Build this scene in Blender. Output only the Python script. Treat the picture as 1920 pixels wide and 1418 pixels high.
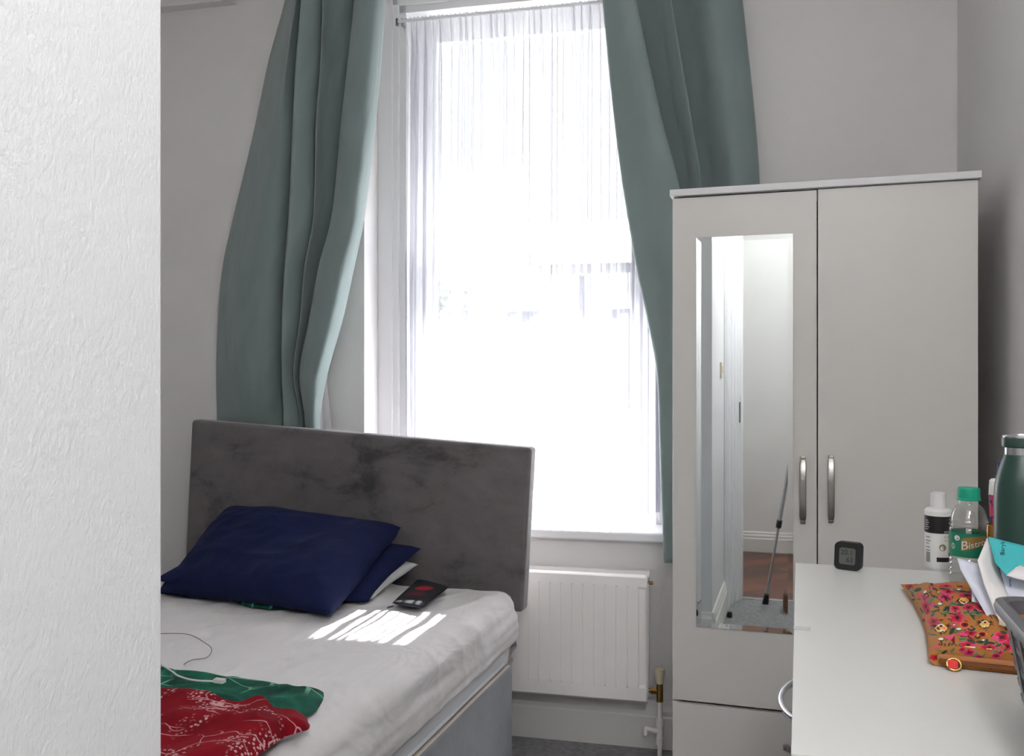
import bpy, bmesh, math, random
from mathutils import Vector, Matrix, noise
from mathutils.bvhtree import BVHTree
random.seed(7)
for o in list(bpy.data.objects): bpy.data.objects.remove(o)
S = bpy.context.scene
COL = S.collection
pi = math.pi
# ------------------------------------------------------------------ camera, world, sun, exposure
H = 1.30; F = 1700.0; YAW = math.atan(540/1700); HY = 709.0
cs, sn = math.cos(YAW), math.sin(YAW)
cd = bpy.data.cameras.new('camera'); cam = bpy.data.objects.new('camera', cd); COL.objects.link(cam)
cd.sensor_width = 36; cd.lens = 36*F/1920; cd.clip_start = .02; cd.clip_end = 200
cam.location = (0, 0, H); cam.rotation_euler = (pi/2, 0, YAW); S.camera = cam
S.view_settings.view_transform = 'Standard'; S.view_settings.look = 'None'
S.view_settings.gamma = 1; S.view_settings.use_curve_mapping = False; S.view_settings.exposure = 0.42
S.cycles.use_denoising = True; S.cycles.caustics_reflective = False; S.cycles.caustics_refractive = False; S.cycles.max_bounces = 12; S.cycles.diffuse_bounces = 6
S.cycles.transparent_max_bounces = 32; S.cycles.sample_clamp_indirect = 8
SKY, SUNE, HALL, ROOM = 2.0, 155.0, 35.0, 59.0
w = bpy.data.worlds.new('sky'); S.world = w; w.use_nodes = True
bgn = w.node_tree.nodes['Background']; bgn.inputs[0].default_value = (.95, .97, 1, 1); bgn.inputs[1].default_value = SKY
sl = bpy.data.lights.new('sun', 'SUN'); sl.energy = SUNE; sl.angle = math.radians(.5); sl.color = (1, .98, .95)
sun = bpy.data.objects.new('sun', sl); COL.objects.link(sun); sun.location = (0, 8, 10)
sun.rotation_euler = Vector((.03, -1, -1.35)).to_track_quat('-Z', 'Y').to_euler()

# ------------------------------------------------------------------ geometry of the place
ALP = math.atan(.076); WO = Vector((-.439, 3.2, 0)); WE = Vector((math.cos(ALP), math.sin(ALP), 0)); WN = Vector((-math.sin(ALP), math.cos(ALP), 0))
def ray(px, py):
    u = (px-960)/F; v = (HY-py)/F
    return Vector((-sn+u*cs, cs+u*sn, v))
C0 = Vector((0, 0, H))
def Pt(px, py, t): return C0+ray(px, py)*t
def PY(px, py, Y): r = ray(px, py); return C0+r*(Y/r.y)
def PZ(px, py, Z): r = ray(px, py); return C0+r*((Z-H)/r.z)
def PW(px, py, d):                                   # on the window wall's plane, d metres outwards
    r = ray(px, py); q = WO+WN*d; return C0+r*((q-C0).dot(WN)/r.dot(WN))
def W(s, d, z): v = WO+WE*s+WN*d; return Vector((v.x, v.y, z))
def sW(p): return (p-WO).dot(WE)

# ------------------------------------------------------------------ materials
def lin(c): c /= 255; return c/12.92 if c <= .04045 else ((c+.055)/1.055)**2.4
def rgb(*c): return (lin(c[0]), lin(c[1]), lin(c[2]), 1)
class NT:
    def __init__(s, name):
        s.m = bpy.data.materials.new(name); s.m.use_nodes = True; s.t = s.m.node_tree; s.n = s.t.nodes
        s.b = s.n['Principled BSDF']; s.out = s.n['Material Output']
    def new(s, ty, **k):
        n = s.n.new(ty)
        for a, v in k.items(): setattr(n, a, v)
        return n
    def link(s, a, b): s.t.links.new(a, b)
    def coord(s, scale=(1, 1, 1), rot=(0, 0, 0), kind='Object'):
        tc = s.new('ShaderNodeTexCoord'); mp = s.new('ShaderNodeMapping'); mp.inputs['Scale'].default_value = scale; mp.inputs['Rotation'].default_value = rot
        s.link(tc.outputs[kind], mp.inputs[0]); return mp.outputs[0]
    def noise(s, sc, co=None, detail=4, rough=.55, dist=0):
        n = s.new('ShaderNodeTexNoise'); n.inputs['Scale'].default_value = sc; n.inputs['Detail'].default_value = detail
        n.inputs['Roughness'].default_value = rough; n.inputs['Distortion'].default_value = dist
        s.link(co if co is not None else s.coord(), n.inputs['Vector']); return n.outputs['Fac']
    def ramp(s, fac, stops):
        r = s.new('ShaderNodeValToRGB'); e = r.color_ramp.elements
        while len(e) < len(stops): e.new(.5)
        for q, (p, c) in zip(e, stops): q.position = p; q.color = c
        s.link(fac, r.inputs[0]); return r.outputs[0]
    def mix(s, f, a, b):
        m = s.new('ShaderNodeMix', data_type='RGBA')
        for k, v in ((0, f), (6, a), (7, b)):
            if isinstance(v, (int, float, tuple)): m.inputs[k].default_value = v
            else: s.link(v, m.inputs[k])
        return m.outputs[2]
    def math(s, op, a, b=0.0):
        m = s.new('ShaderNodeMath', operation=op)
        for k, v in ((0, a), (1, b)):
            if isinstance(v, (int, float)): m.inputs[k].default_value = v
            else: s.link(v, m.inputs[k])
        return m.outputs[0]
    def bump(s, h, st=.3, dist=.01):
        b = s.new('ShaderNodeBump'); b.inputs['Strength'].default_value = st; b.inputs['Distance'].default_value = dist
        s.link(h, b.inputs['Height']); s.link(b.outputs[0], s.b.inputs['Normal'])
def P(name, col, rough=.6, metal=0, var=None, bmp=None, spec=.5, sheen=0, **kw):
    t = NT(name); c = rgb(*col); t.b.inputs['Base Color'].default_value = c
    t.b.inputs['Roughness'].default_value = rough; t.b.inputs['Metallic'].default_value = metal
    t.b.inputs['Specular IOR Level'].default_value = spec
    if sheen: t.b.inputs['Sheen Weight'].default_value = sheen; t.b.inputs['Sheen Roughness'].default_value = .4
    if var:
        sc, am = var; f = t.noise(sc, t.coord(kw.get('vs', (1, 1, 1))), 5)
        t.link(t.ramp(f, [(.3, tuple(x*(1-am) for x in c[:3])+(1,)), (.7, tuple(min(1, x*(1+am)) for x in c[:3])+(1,))]), t.b.inputs['Base Color'])
    if bmp:
        sc, st, di = bmp; t.bump(t.noise(sc, t.coord(kw.get('bs', (1, 1, 1))), 4), st, di)
    return t.m
m_wall = P('wall_paint', (225, 223, 222), .75, var=(3, .02), bmp=(160, .35, .002))
m_part = P('textured_wall_paint', (214, 215, 216), .7, bmp=(320, .42, .002), bs=(1, 1, .7))
m_ceil = P('ceiling_paint', (235, 233, 230), .8, bmp=(60, .1, .002))
m_gloss = P('white_gloss_paint', (236, 236, 238), .3, bmp=(40, .08, .002))
m_skirt = P('skirting_paint', (222, 220, 217), .4, bmp=(30, .1, .002))
m_carpet = P('grey_carpet', (160, 159, 161), .95, var=(45, .2), bmp=(420, 1, .006), spec=.1)
m_board = P('white_board', (214, 211, 206), .42, var=(2, .01), bmp=(300, .05, .001))
m_btop = P('white_board_edge', (222, 221, 222), .45, var=(200, .02))
m_chest = P('white_laminate', (210, 210, 206), .38, var=(4, .012), bmp=(350, .05, .001))
m_dark = P('dark_gap', (40, 38, 38), .8, var=(20, .1))
m_nickel = P('brushed_nickel', (168, 164, 158), .33, 1, var=(90, .12), vs=(1, 1, .05))
m_silver = P('brushed_steel', (196, 196, 198), .25, 1, var=(60, .05))
m_rad = P('radiator_enamel', (246, 243, 240), .28, var=(5, .015))
m_brass = P('tarnished_brass', (150, 120, 70), .4, 1, var=(200, .4))
m_cream = P('cream_plastic', (214, 204, 176), .4, var=(40, .05))
m_blackp = P('black_plastic', (24, 24, 26), .45, bmp=(300, .1, .001))
m_gold = P('gold_metal', (190, 140, 70), .25, 1, var=(30, .1))
m_mirror = P('mirror_silver', (238, 244, 242), .015, 1)
m_sheet = None
def cloth(name, col, wr=(9, .5, .02), fine=700, var=.03, sheen=.15, trans=0, stretch=(1, 1, 1), rough=.85):
    t = NT(name); c = rgb(*col); t.b.inputs['Roughness'].default_value = rough; t.b.inputs['Specular IOR Level'].default_value = .2
    t.b.inputs['Sheen Weight'].default_value = sheen
    co = t.coord(stretch)
    f = t.noise(14, co, 5)
    t.link(t.ramp(f, [(.3, tuple(x*(1-var) for x in c[:3])+(1,)), (.7, tuple(min(1, x*(1+var)) for x in c[:3])+(1,))]), t.b.inputs['Base Color'])
    h = t.noise(wr[0], co, 3, .5, .6); wv = t.noise(fine, t.coord((1, 1, 1)), 2)
    hh = t.math('ADD', h, t.math('MULTIPLY', wv, .04)); t.bump(hh, wr[1], wr[2])
    if trans:
        tr = t.new('ShaderNodeBsdfTranslucent'); tr.inputs[0].default_value = c; mx = t.new('ShaderNodeMixShader'); mx.inputs[0].default_value = trans
        t.link(t.b.outputs[0], mx.inputs[1]); t.link(tr.outputs[0], mx.inputs[2]); t.link(mx.outputs[0], t.out.inputs[0])
    return t.m
m_sheet = cloth('white_sheet', (229, 226, 226), (7, .85, .03), stretch=(1, .55, 1))
m_matt = cloth('mattress_ticking', (220, 222, 226), (30, .1, .01), stretch=(1, .2, 1))
m_curt = cloth('sage_curtain', (129, 145, 143), (5, .45, .03), sheen=.35, trans=.05, stretch=(1, 1, .35), rough=.55)
m_lining = cloth('curtain_lining', (190, 188, 190), (5, .2, .02))
m_navy = cloth('navy_cotton', (20, 28, 64), (8, .5, .03), sheen=.0, var=.08)
m_wpil = cloth('white_pillow_cotton', (214, 216, 216), (12, .6, .02), stretch=(1, 1, 1))
m_divan = cloth('grey_divan_fabric', (142, 146, 152), (40, .15, .005), var=.06)
m_beige = cloth('beige_divan_top', (226, 214, 200), (20, .2, .01))
def headboard_mat():
    t = NT('charcoal_crushed_velvet'); co = t.coord((1, 1, 1.6))
    a = t.noise(4.5, co, 9, .66, .25); b = t.noise(160, co, 2)
    c = t.ramp(a, [(.34, rgb(66, 63, 65)), (.47, rgb(102, 98, 99)), (.7, rgb(118, 112, 113))])
    t.link(t.mix(t.math('MULTIPLY', b, .25), c, rgb(70, 68, 70)), t.b.inputs['Base Color'])
    t.b.inputs['Roughness'].default_value = .8; t.b.inputs['Sheen Weight'].default_value = .35; t.b.inputs['Specular IOR Level'].default_value = .2
    t.bump(b, .2, .002); return t.m
m_head = headboard_mat()
def net_mat():
    t = NT('white_net_voile'); lw = t.new('ShaderNodeLayerWeight'); lw.inputs[0].default_value = .5
    f = t.math('POWER', lw.outputs['Facing'], 1.7); a = t.math('ADD', t.math('MULTIPLY', f, 1.95), .35)
    wv = t.noise(900, t.coord(), 1); a = t.math('ADD', a, t.math('MULTIPLY', wv, .06))
    tr = t.new('ShaderNodeBsdfTransparent'); tl = t.new('ShaderNodeBsdfTranslucent'); df = t.new('ShaderNodeBsdfDiffuse')
    tl.inputs[0].default_value = (.55, .55, .60, 1); df.inputs[0].default_value = (.80, .80, .86, 1)
    m1 = t.new('ShaderNodeMixShader'); m1.inputs[0].default_value = .5; t.link(tl.outputs[0], m1.inputs[1]); t.link(df.outputs[0], m1.inputs[2])
    m2 = t.new('ShaderNodeMixShader'); t.link(a, m2.inputs[0]); t.link(tr.outputs[0], m2.inputs[1]); t.link(m1.outputs[0], m2.inputs[2])
    t.link(m2.outputs[0], t.out.inputs[0]); return t.m
m_net = net_mat()
def glass_mat(name, tint=(1, 1, 1, 1), refl=.06, rough=0.0):
    t = NT(name); tr = t.new('ShaderNodeBsdfTransparent'); tr.inputs[0].default_value = tint; g = t.new('ShaderNodeBsdfGlossy'); g.inputs['Roughness'].default_value = rough
    fr = t.new('ShaderNodeLayerWeight'); fr.inputs[0].default_value = .5
    m2 = t.new('ShaderNodeMixShader'); t.link(t.math('ADD', t.math('MULTIPLY', t.math('POWER', fr.outputs['Facing'], 5), .9), refl), m2.inputs[0]); t.link(tr.outputs[0], m2.inputs[1]); t.link(g.outputs[0], m2.inputs[2])
    t.link(m2.outputs[0], t.out.inputs[0]); return t.m
m_glass = glass_mat('window_glass', (.97, .98, .98, 1), .03)
m_pet = glass_mat('clear_plastic', (.90, .91, .90, 1), .15, .06)
m_tape = P('clear_tape', (238, 238, 236), .25, var=(20, .01)); m_tape.node_tree.nodes['Principled BSDF'].inputs['Alpha'].default_value = .55
def floor_mat():
    t = NT('herringbone_parquet'); co = t.coord((1, 1, 1), (0, 0, .785))
    b = t.new('ShaderNodeTexBrick'); b.offset = .5; t.link(co, b.inputs[0]); b.inputs['Scale'].default_value = 1
    b.inputs['Brick Width'].default_value = .42; b.inputs['Row Height'].default_value = .14; b.inputs['Mortar Size'].default_value = .0016
    b.inputs['Color1'].default_value = rgb(74, 48, 40); b.inputs['Color2'].default_value = rgb(142, 86, 62); b.inputs['Mortar'].default_value = rgb(60, 36, 28)
    g = t.noise(30, t.coord((1, 8, 1), (0, 0, .785)), 4)
    t.link(t.mix(t.math('MULTIPLY', g, .5), b.outputs[0], rgb(88, 52, 38)), t.b.inputs['Base Color']); t.b.inputs['Roughness'].default_value = .4; return t.m
m_parq = floor_mat()
def emis(name, col, st):
    t = NT(name); e = t.new('ShaderNodeEmission'); e.inputs[0].default_value = col; e.inputs[1].default_value = st; t.link(e.outputs[0], t.out.inputs[0]); return t.m

# ------------------------------------------------------------------ object helpers
def ob(name, bm, mats, parent=None, smooth=True, org=None, ang=35):
    """link a bmesh given in world coordinates as one object; origin at its base centre"""
    me = bpy.data.meshes.new(name)
    if parent is not None: base = parent['_o']
    else:
        if org is None:
            vs = [v.co for v in bm.verts]
            org = Vector(((min(v.x for v in vs)+max(v.x for v in vs))/2, (min(v.y for v in vs)+max(v.y for v in vs))/2, min(v.z for v in vs)))
        base = org
    base = Vector(base)
    bmesh.ops.translate(bm, verts=bm.verts, vec=-base)
    bm.normal_update(); bm.to_mesh(me); bm.free()
    for m in (mats if isinstance(mats, (list, tuple)) else [mats]): me.materials.append(m)
    o = bpy.data.objects.new(name, me); COL.objects.link(o)
    if parent is not None: o.parent = parent
    else: o.location = base
    o['_o'] = list(base)
    if smooth:
        for p in me.polygons: p.use_smooth = True
        me.set_sharp_from_angle(angle=math.radians(ang))
        if ang < 90:
            wn_ = o.modifiers.new('even_shading', 'WEIGHTED_NORMAL'); wn_.keep_sharp = True
    return o
def thing(name, label, cat, loc, group=None, kind=None):
    o = bpy.data.objects.new(name, None); COL.objects.link(o); o.location = loc; o.empty_display_size = .05
    o['_o'] = list(loc); tag(o, label, cat, group, kind); return o
def tag(o, label=None, cat=None, group=None, kind=None):
    if label: o['label'] = label
    if cat: o['category'] = cat
    if group: o['group'] = group
    if kind: o['kind'] = kind
    return o
def struct(o): o['kind'] = 'structure'; return o
def box(bm, c0, c1, fr=None, mi=0, bev=0, seg=2):
    """axis box in frame fr(s,d,z) (default world)"""
    (x0, y0, z0), (x1, y1, z1) = c0, c1
    f = fr or (lambda a, b, c: Vector((a, b, c)))
    b2 = bmesh.new(); vs = [b2.verts.new((x, y, z)) for x in (x0, x1) for y in (y0, y1) for z in (z0, z1)]
    for q in ((0, 1, 3, 2), (4, 6, 7, 5), (0, 4, 5, 1), (2, 3, 7, 6), (0, 2, 6, 4), (1, 5, 7, 3)): b2.faces.new([vs[i] for i in q])
    bmesh.ops.recalc_face_normals(b2, faces=b2.faces)
    if bev: bmesh.ops.bevel(b2, geom=list(b2.edges), offset=bev, segments=seg, profile=.5, affect='EDGES')
    b2.verts.ensure_lookup_table(); mp = {v: bm.verts.new(f(*v.co)) for v in b2.verts}
    for fc in b2.faces: nf = bm.faces.new([mp[v] for v in fc.verts]); nf.material_index = mi
    b2.free(); return bm
def BX(c0, c1, fr=None, bev=0, seg=2): return box(bmesh.new(), c0, c1, fr, 0, bev, seg)
def lathe(bm, c, prof, n=40, mi=0, axis=None, cap=True):
    """prof: (r,z) pairs up along axis from c"""
    ax = Vector(axis or (0, 0, 1)).normalized(); q = ax.to_track_quat('Z', 'Y'); c = Vector(c); rings = []
    for r, z in prof:
        rings.append([bm.verts.new(c+q @ Vector((r*math.cos(2*pi*i/n), r*math.sin(2*pi*i/n), z))) for i in range(n)])
    for a, b in zip(rings, rings[1:]):
        for i in range(n):
            f = bm.faces.new((a[i], a[(i+1) % n], b[(i+1) % n], b[i])); f.material_index = mi
    if cap:
        f = bm.faces.new(rings[0][::-1]); f.material_index = mi; f = bm.faces.new(rings[-1]); f.material_index = mi
    return bm
def tube(bm, pts, r, n=10, mi=0, cap=True):
    pts = [Vector(p) for p in pts]; rings = []; up = None
    for i, p in enumerate(pts):
        d = (pts[min(i+1, len(pts)-1)]-pts[max(i-1, 0)]).normalized()
        if up is None: up = d.orthogonal().normalized()
        up = (up-d*up.dot(d)).normalized(); sd = d.cross(up)
        rr = r[i] if isinstance(r, (list, tuple)) else r
        rings.append([bm.verts.new(p+(up*math.cos(2*pi*k/n)+sd*math.sin(2*pi*k/n))*rr) for k in range(n)])
    for a, b in zip(rings, rings[1:]):
        for k in range(n): f = bm.faces.new((a[k], a[(k+1) % n], b[(k+1) % n], b[k])); f.material_index = mi
    if cap: bm.faces.new(rings[0][::-1]).material_index = mi; bm.faces.new(rings[-1]).material_index = mi
    return bm
def cr(p, t):
    n = len(p)-1; t = min(max(t, 0), n-1e-6); i = int(t); f = t-i
    a, b, c, d = p[max(i-1, 0)], p[i], p[i+1], p[min(i+2, n)]
    g = lambda a, b, c, d: .5*(2*b+(c-a)*f+(2*a-5*b+4*c-d)*f*f+(-a+3*b-3*c+d)*f**3)
    if isinstance(a, (int, float)): return g(a, b, c, d)
    return type(b)(g(*q) for q in zip(a, b, c, d))
def smoothpts(pts, n): return [Vector(cr([tuple(p) for p in pts], i*(len(pts)-1)/n)) for i in range(n+1)]
def grid(bm, fn, nu, nv, mi=0, closed=False, flip=False):
    v = [[bm.verts.new(fn(i/nu, j/nv)) for i in range(nu+1)] for j in range(nv+1)]
    for j in range(nv):
        for i in range(nu):
            q = (v[j][i], v[j][i+1], v[j+1][i+1], v[j+1][i]); bm.faces.new(q[::-1] if flip else q).material_index = mi
    return v
def solid(o, th, off=0):
    m = o.modifiers.new('thickness', 'SOLIDIFY'); m.thickness = th; m.offset = off; return o
def text_bm(s, size, fn, mi=0, bm=None, ext=0):
    """flat lettering; every vertex (x right, y up) goes through fn"""
    c = bpy.data.curves.new('t', 'FONT'); c.body = s; c.size = size; c.align_x = 'CENTER'; c.align_y = 'CENTER'; c.extrude = ext
    o = bpy.data.objects.new('t', c); COL.objects.link(o); dg = bpy.context.evaluated_depsgraph_get()
    me = bpy.data.meshes.new_from_object(o.evaluated_get(dg)); bpy.data.objects.remove(o)
    bm = bm or bmesh.new(); vs = [bm.verts.new(fn(v.co.x, v.co.y)) for v in me.vertices]
    for p in me.polygons:
        try: bm.faces.new([vs[i] for i in p.vertices]).material_index = mi
        except ValueError: pass
    bpy.data.meshes.remove(me); return bm
fbm = lambda p, o=3: noise.fractal(Vector(p), 1.0, 2.0, o)

# ================================================================== THE ROOM
XR, XL, YD, ZC = .49, -2.55, -.50, 2.95        # right wall, left wall, doorway wall, ceiling
XP, YP = -.4045, .505                           # partition face and its outside corner
TH = .40
# window opening on the wall's (s, z) coordinates
s0 = sW(PW(683, 600, 0)); fd = .16
sA = sW(PW(762, 600, fd)); sB = sW(PW(1229, 900, fd)); s1 = sB+(sA-s0-.0)+.0
zS = PW(1000, 990, -.02).z; zH = PW(765, 24, fd).z; zO = zH+.085
bm = bmesh.new()
sl_, sr_ = -2.25, 1.10
for a, b in (((sl_, 0, 0), (s0, TH, ZC)), ((s1, 0, 0), (sr_, TH, ZC)), ((s0, 0, 0), (s1, TH, zS-.03)), ((s0, 0, zO), (s1, TH, ZC))):
    box(bm, a, b, W)
struct(ob('wall_back', bm, m_wall, smooth=False))
struct(ob('wall_left', BX((XL-.1, YP+.0, 0), (XL, 3.2, ZC)), m_wall, smooth=False))
struct(ob('wall_right', BX((XR, -2.2, 0), (XR+.12, 3.26, ZC)), m_wall, smooth=False))
struct(ob('wall_partition', BX((XL-.1, YD-.12, 0), (XP, YP, ZC), bev=.003), m_part))
bm = bmesh.new(); box(bm, (XP, YD-.12, 2.28), (XR, YD, ZC)); box(bm, (.44, YD-.12, 0), (XR, YD, 2.28))
struct(ob('wall_front', bm, m_wall, smooth=False))
struct(ob('wall_hall', BX((-2.6, -2.15, 0), (XR+.1, -2.05, ZC)), m_wall, smooth=False))
struct(ob('wall_hall_end', BX((-2.7, -2.15, 0), (-2.6, YD-.12, ZC)), m_wall, smooth=False))
struct(ob('ceiling', BX((-2.8, -2.3, ZC), (.8, 3.42, ZC+.1)), m_ceil, smooth=False))
struct(ob('floor', BX((-2.8, YD-.04, -.05), (.8, 3.9, 0)), m_carpet, smooth=False))
struct(ob('floor_hall', BX((-2.8, -2.3, -.05), (.8, YD-.04, 0)), m_parq, smooth=False))
struct(ob('trim_1', BX((XP+.04, YD-.055, 0), (.40, YD-.02, .006), bev=.002), m_silver))
# boxing high on the window wall
struct(ob('trim_2', BX((sl_+.02, -.05, PW(370, 17, 0).z), (sW(PW(432, 14, -.05)), .0, ZC), W), m_wall, smooth=False))
# skirtings
def skirt_prof(h, t): return [(0, 0), (t, 0), (t, h*.66), (t*.75, h*.70), (t*.78, h*.80), (t*.45, h*.88), (t*.45, h*.95), (t*.2, h), (0, h)]
def skirt(name, p0, p1, nrm, h=.165, t=.018):
    p0, p1, nrm = Vector(p0), Vector(p1), Vector(nrm).normalized(); bm = bmesh.new(); rs = []
    for p in (p0, p1): rs.append([bm.verts.new(p+nrm*a+Vector((0, 0, z))) for a, z in skirt_prof(h, t)])
    for i in range(len(rs[0])): bm.faces.new((rs[0][i], rs[1][i], rs[1][(i+1) % len(rs[0])], rs[0][(i+1) % len(rs[0])]))
    bm.faces.new(rs[0]); bm.faces.new(rs[1][::-1]); bmesh.ops.recalc_face_normals(bm, faces=bm.faces)
    return struct(ob(name, bm, m_skirt, ang=25))
skirt('baseboard_back', W(sl_, 0, 0), W(.93, 0, 0), -WN)
skirt('baseboard_partition', (XP, YD+.30, 0), (XP, YP+.018, 0), (1, 0, 0), .17)
skirt('baseboard_partition_end', (XL, YP, 0), (XP+.018, YP, 0), (0, 1, 0), .17)
skirt('baseboard_hall', (-2.4, -2.05, 0), (XR, -2.05, 0), (0, 1, 0), .15)
skirt('baseboard_right', (XR, 3.2, 0), (XR, -.4, 0), (-1, 0, 0))
# door frame behind the camera (seen in the mirror)
d1 = thing('door_1', None, None, (-.36, YD, 0)); struct(d1)
bm = bmesh.new(); box(bm, (XP, YD-.13, 0), (-.325, YD+.02, 2.26), bev=.003); box(bm, (XP, YD-.13, 2.22), (.44, YD+.02, 2.29), bev=.003); box(bm, (.40, YD-.13, 0), (.44, YD+.02, 2.26), bev=.003)
ob('door_lining', bm, m_gloss, d1)
bm = bmesh.new()
for a, b, c in ((-.4043, -.395, .30), (-.4043, -.385, .27), (-.4043, -.378, .22), (-.4043, -.365, .17), (-.4043, -.352, .11), (-.4043, -.337, .06)):
    box(bm, (a, YD+.021, 0), (b, YD+c, 2.28), bev=.002)
ob('architrave', bm, m_gloss, d1)
ob('lock_plate', BX((-.337, YD+.022, 1.04), (-.332, YD+.058, 1.16)), m_dark, d1)
sw = thing('light_switch', 'small white light switch on the partition face, seen only in the wardrobe mirror', 'light switch', (XP+.002, -.02, 1.35))
ob('switch_plate', BX((XP+.0005, -.03, 1.30), (XP+.009, .055, 1.385), bev=.003), m_cream, sw)
ob('rocker', BX((XP+.009, .0, 1.33), (XP+.015, .02, 1.36), bev=.001), m_gloss, sw)
o = ob('door_stop', lathe(bmesh.new(), (XP+.04, YD+.42, .0), [(.014, 0), (.016, .012), (.012, .03)]), m_blackp)
tag(o, 'small black rubber door stop on the carpet, seen low in the mirror', 'door stop')

# ------------------------------------------------------------------ window
wn = thing('window_1', None, None, W((sA+sB)/2, fd, zS)); struct(wn)
bm = bmesh.new(); fo = fd+.14
e = .012
for a, b, dd in ((s0, sA-.0, 0), (s0, sA-.028, -.014), (s0, sA-.052, -.022)):
    box(bm, (a, fd+dd, zS), (b, fo, zO), W, bev=.003)
for a, b, dd in ((sB, s1, 0), (sB+.028, s1, -.014), (sB+.052, s1, -.022)):
    box(bm, (a, fd+dd, zS), (b, fo, zO), W, bev=.003)
for a, dd in ((zH, 0), (zH+.028, -.014), (zH+.052, -.022)):
    box(bm, (s0, fd+dd, a), (s1, fo, zO), W, bev=.003)
ob('window_frame', bm, m_gloss, wn)
# sashes
gA = sW(PW(820, 300, fd+.09)); gT = PW(820, 82, fd+.09).z; gB = 2*(sA+sB)/2-gA
zM = PW(1000, 508, fd+.07).z
def sash(name, sx0, sx1, z0, z1, ix0, ix1, iz0, iz1, d0, d1_):
    bm = bmesh.new()
    box(bm, (sx0, d0, z0), (ix0, d1_, z1), W, bev=.003); box(bm, (ix1, d0, z0), (sx1, d1_, z1), W, bev=.003)
    box(bm, (ix0, d0, z0), (ix1, d1_, iz0), W, bev=.003); box(bm, (ix0, d0, iz1), (ix1, d1_, z1), W, bev=.003)
    o = ob(name, bm, m_gloss, wn)
    ob('pane', BX((ix0, (d0+d1_)/2, iz0), (ix1, (d0+d1_)/2+.004, iz1), W), m_glass, o, smooth=False)
    return o
sash('upper_sash', sA, sB, zM-.015, zH, gA, gB, zM+.015, gT, fd+.085, fd+.12)
sash('lower_sash', sA, sB, zS+.0, zM+.02, gA, gB, zS+.10, zM-.02, fd+.045, fd+.08)
bm = lathe(bmesh.new(), W((sA+sB)/2, fd+.055, zM+.02), [(.016, 0), (.016, .008), (.007, .012), (.007, .03), (.012, .034), (.009, .042)], 16)
ob('sash_catch', bm, m_silver, wn)
ze = zS+.002
bm = box(bmesh.new(), (s0-.03, -.035, zS-.035), (s1+.03, fd+.05, zS), W, bev=.010, seg=4)
ob('window_sill', bm, m_gloss, wn)
ob('outer_sill', box(bmesh.new(), (s0-.02, fo-.02, zS-.06), (s1+.02, TH+.05, zS-.02), W, bev=.005), m_skirt, wn)
# net rail + net
zr = PW(765, 43, fd-.01).z
r_ = thing('net_rail', 'thin white net curtain wire across the top of the window frame', 'curtain rail', W((sA+sB)/2, fd-.01, zr))
ob('rail', tube(bmesh.new(), [W(sA-.03+.003, fd-.02, zr+.006), W(sB+.03, fd-.02, zr+.006)], .006), m_gloss, r_)
ob('hook', box(bmesh.new(), (sA-.035, fd-.026, zr-.012), (sA-.027, fd-.012, zr+.016), W), m_silver, r_)
zb = PW(1100, 954, fd+.0).z
random.seed(3)
ph = [random.uniform(0, 6.28) for _ in range(8)]
pleats = []; q_ = .012
while q_ < .99: pleats.append((q_, random.uniform(.006, .019), random.uniform(.5, 3.0), random.uniform(-.012, .012))); q_ += random.uniform(.018, .042)
def netfn(u, v):
    g = math.exp(-v*5); Lw = sB-sA+.04
    s = sA-.02+Lw*u; k = 2*pi*u
    wv = math.sin(k*9+ph[0]+1.5*math.sin(k*3+ph[1]))
    w3 = math.sin(k*5+ph[5]+v*1.2)
    d = fd+.018+.012*wv*(1-.6*g)+.006*w3
    for p, w_, fall, dr in pleats:
        x = (u-p-dr*v)/.0105
        if abs(x) < 1:
            a_ = w_*(.35+.65*min(1, v*9))*math.exp(-v*fall*.30); e_ = (1+math.cos(pi*x))/2
            s -= a_*math.sin(pi*x)*e_*1.25; d -= .012*e_*math.exp(-v*fall*.30)
    z = zr+.018-(zr+.018-zb)*v + (.010*math.sin(k*5+ph[6]) if v > .5 else 0)*max(0, v-.5)*2
    if v < .01: z += .004*math.sin(k*60)
    d = fd-.018+(d-fd+.018)*min(1, .25+v*12)
    return W(s, max(d, fd-.024)-(.028 if v > .55 else .028*v/.55), z)
bm = bmesh.new(); grid(bm, netfn, 1100, 30)
net = ob('net_curtain', bm, m_net, ang=180)
tag(net, 'sheer white net curtain gathered on a wire over the sash window', 'net curtain')

# curtain pole (just above the frame of the picture)
zp = 2.82
cp = thing('curtain_pole', 'slim white curtain pole above the window carrying both sage curtains', 'curtain pole', W(-.4, -.11, zp))
ob('pole', tube(bmesh.new(), [W(-1.6, -.115, zp), W(.55, -.115, zp)], .012, 14), m_gloss, cp)
for s_ in (-1.5, .48):
    ob('bracket', tube(bmesh.new(), [W(s_, -.0, zp), W(s_, -.115, zp)], .009), m_gloss, cp)
for s_, k in ((-1.6, -1), (.55, 1)):
    ob('finial', lathe(bmesh.new(), W(s_, -.115, zp), [(.006, 0), (.02, .012), (.024, .025), (.016, .042), (.002, .048)], 20, axis=tuple(WE*k)), m_gloss, cp)

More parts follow.
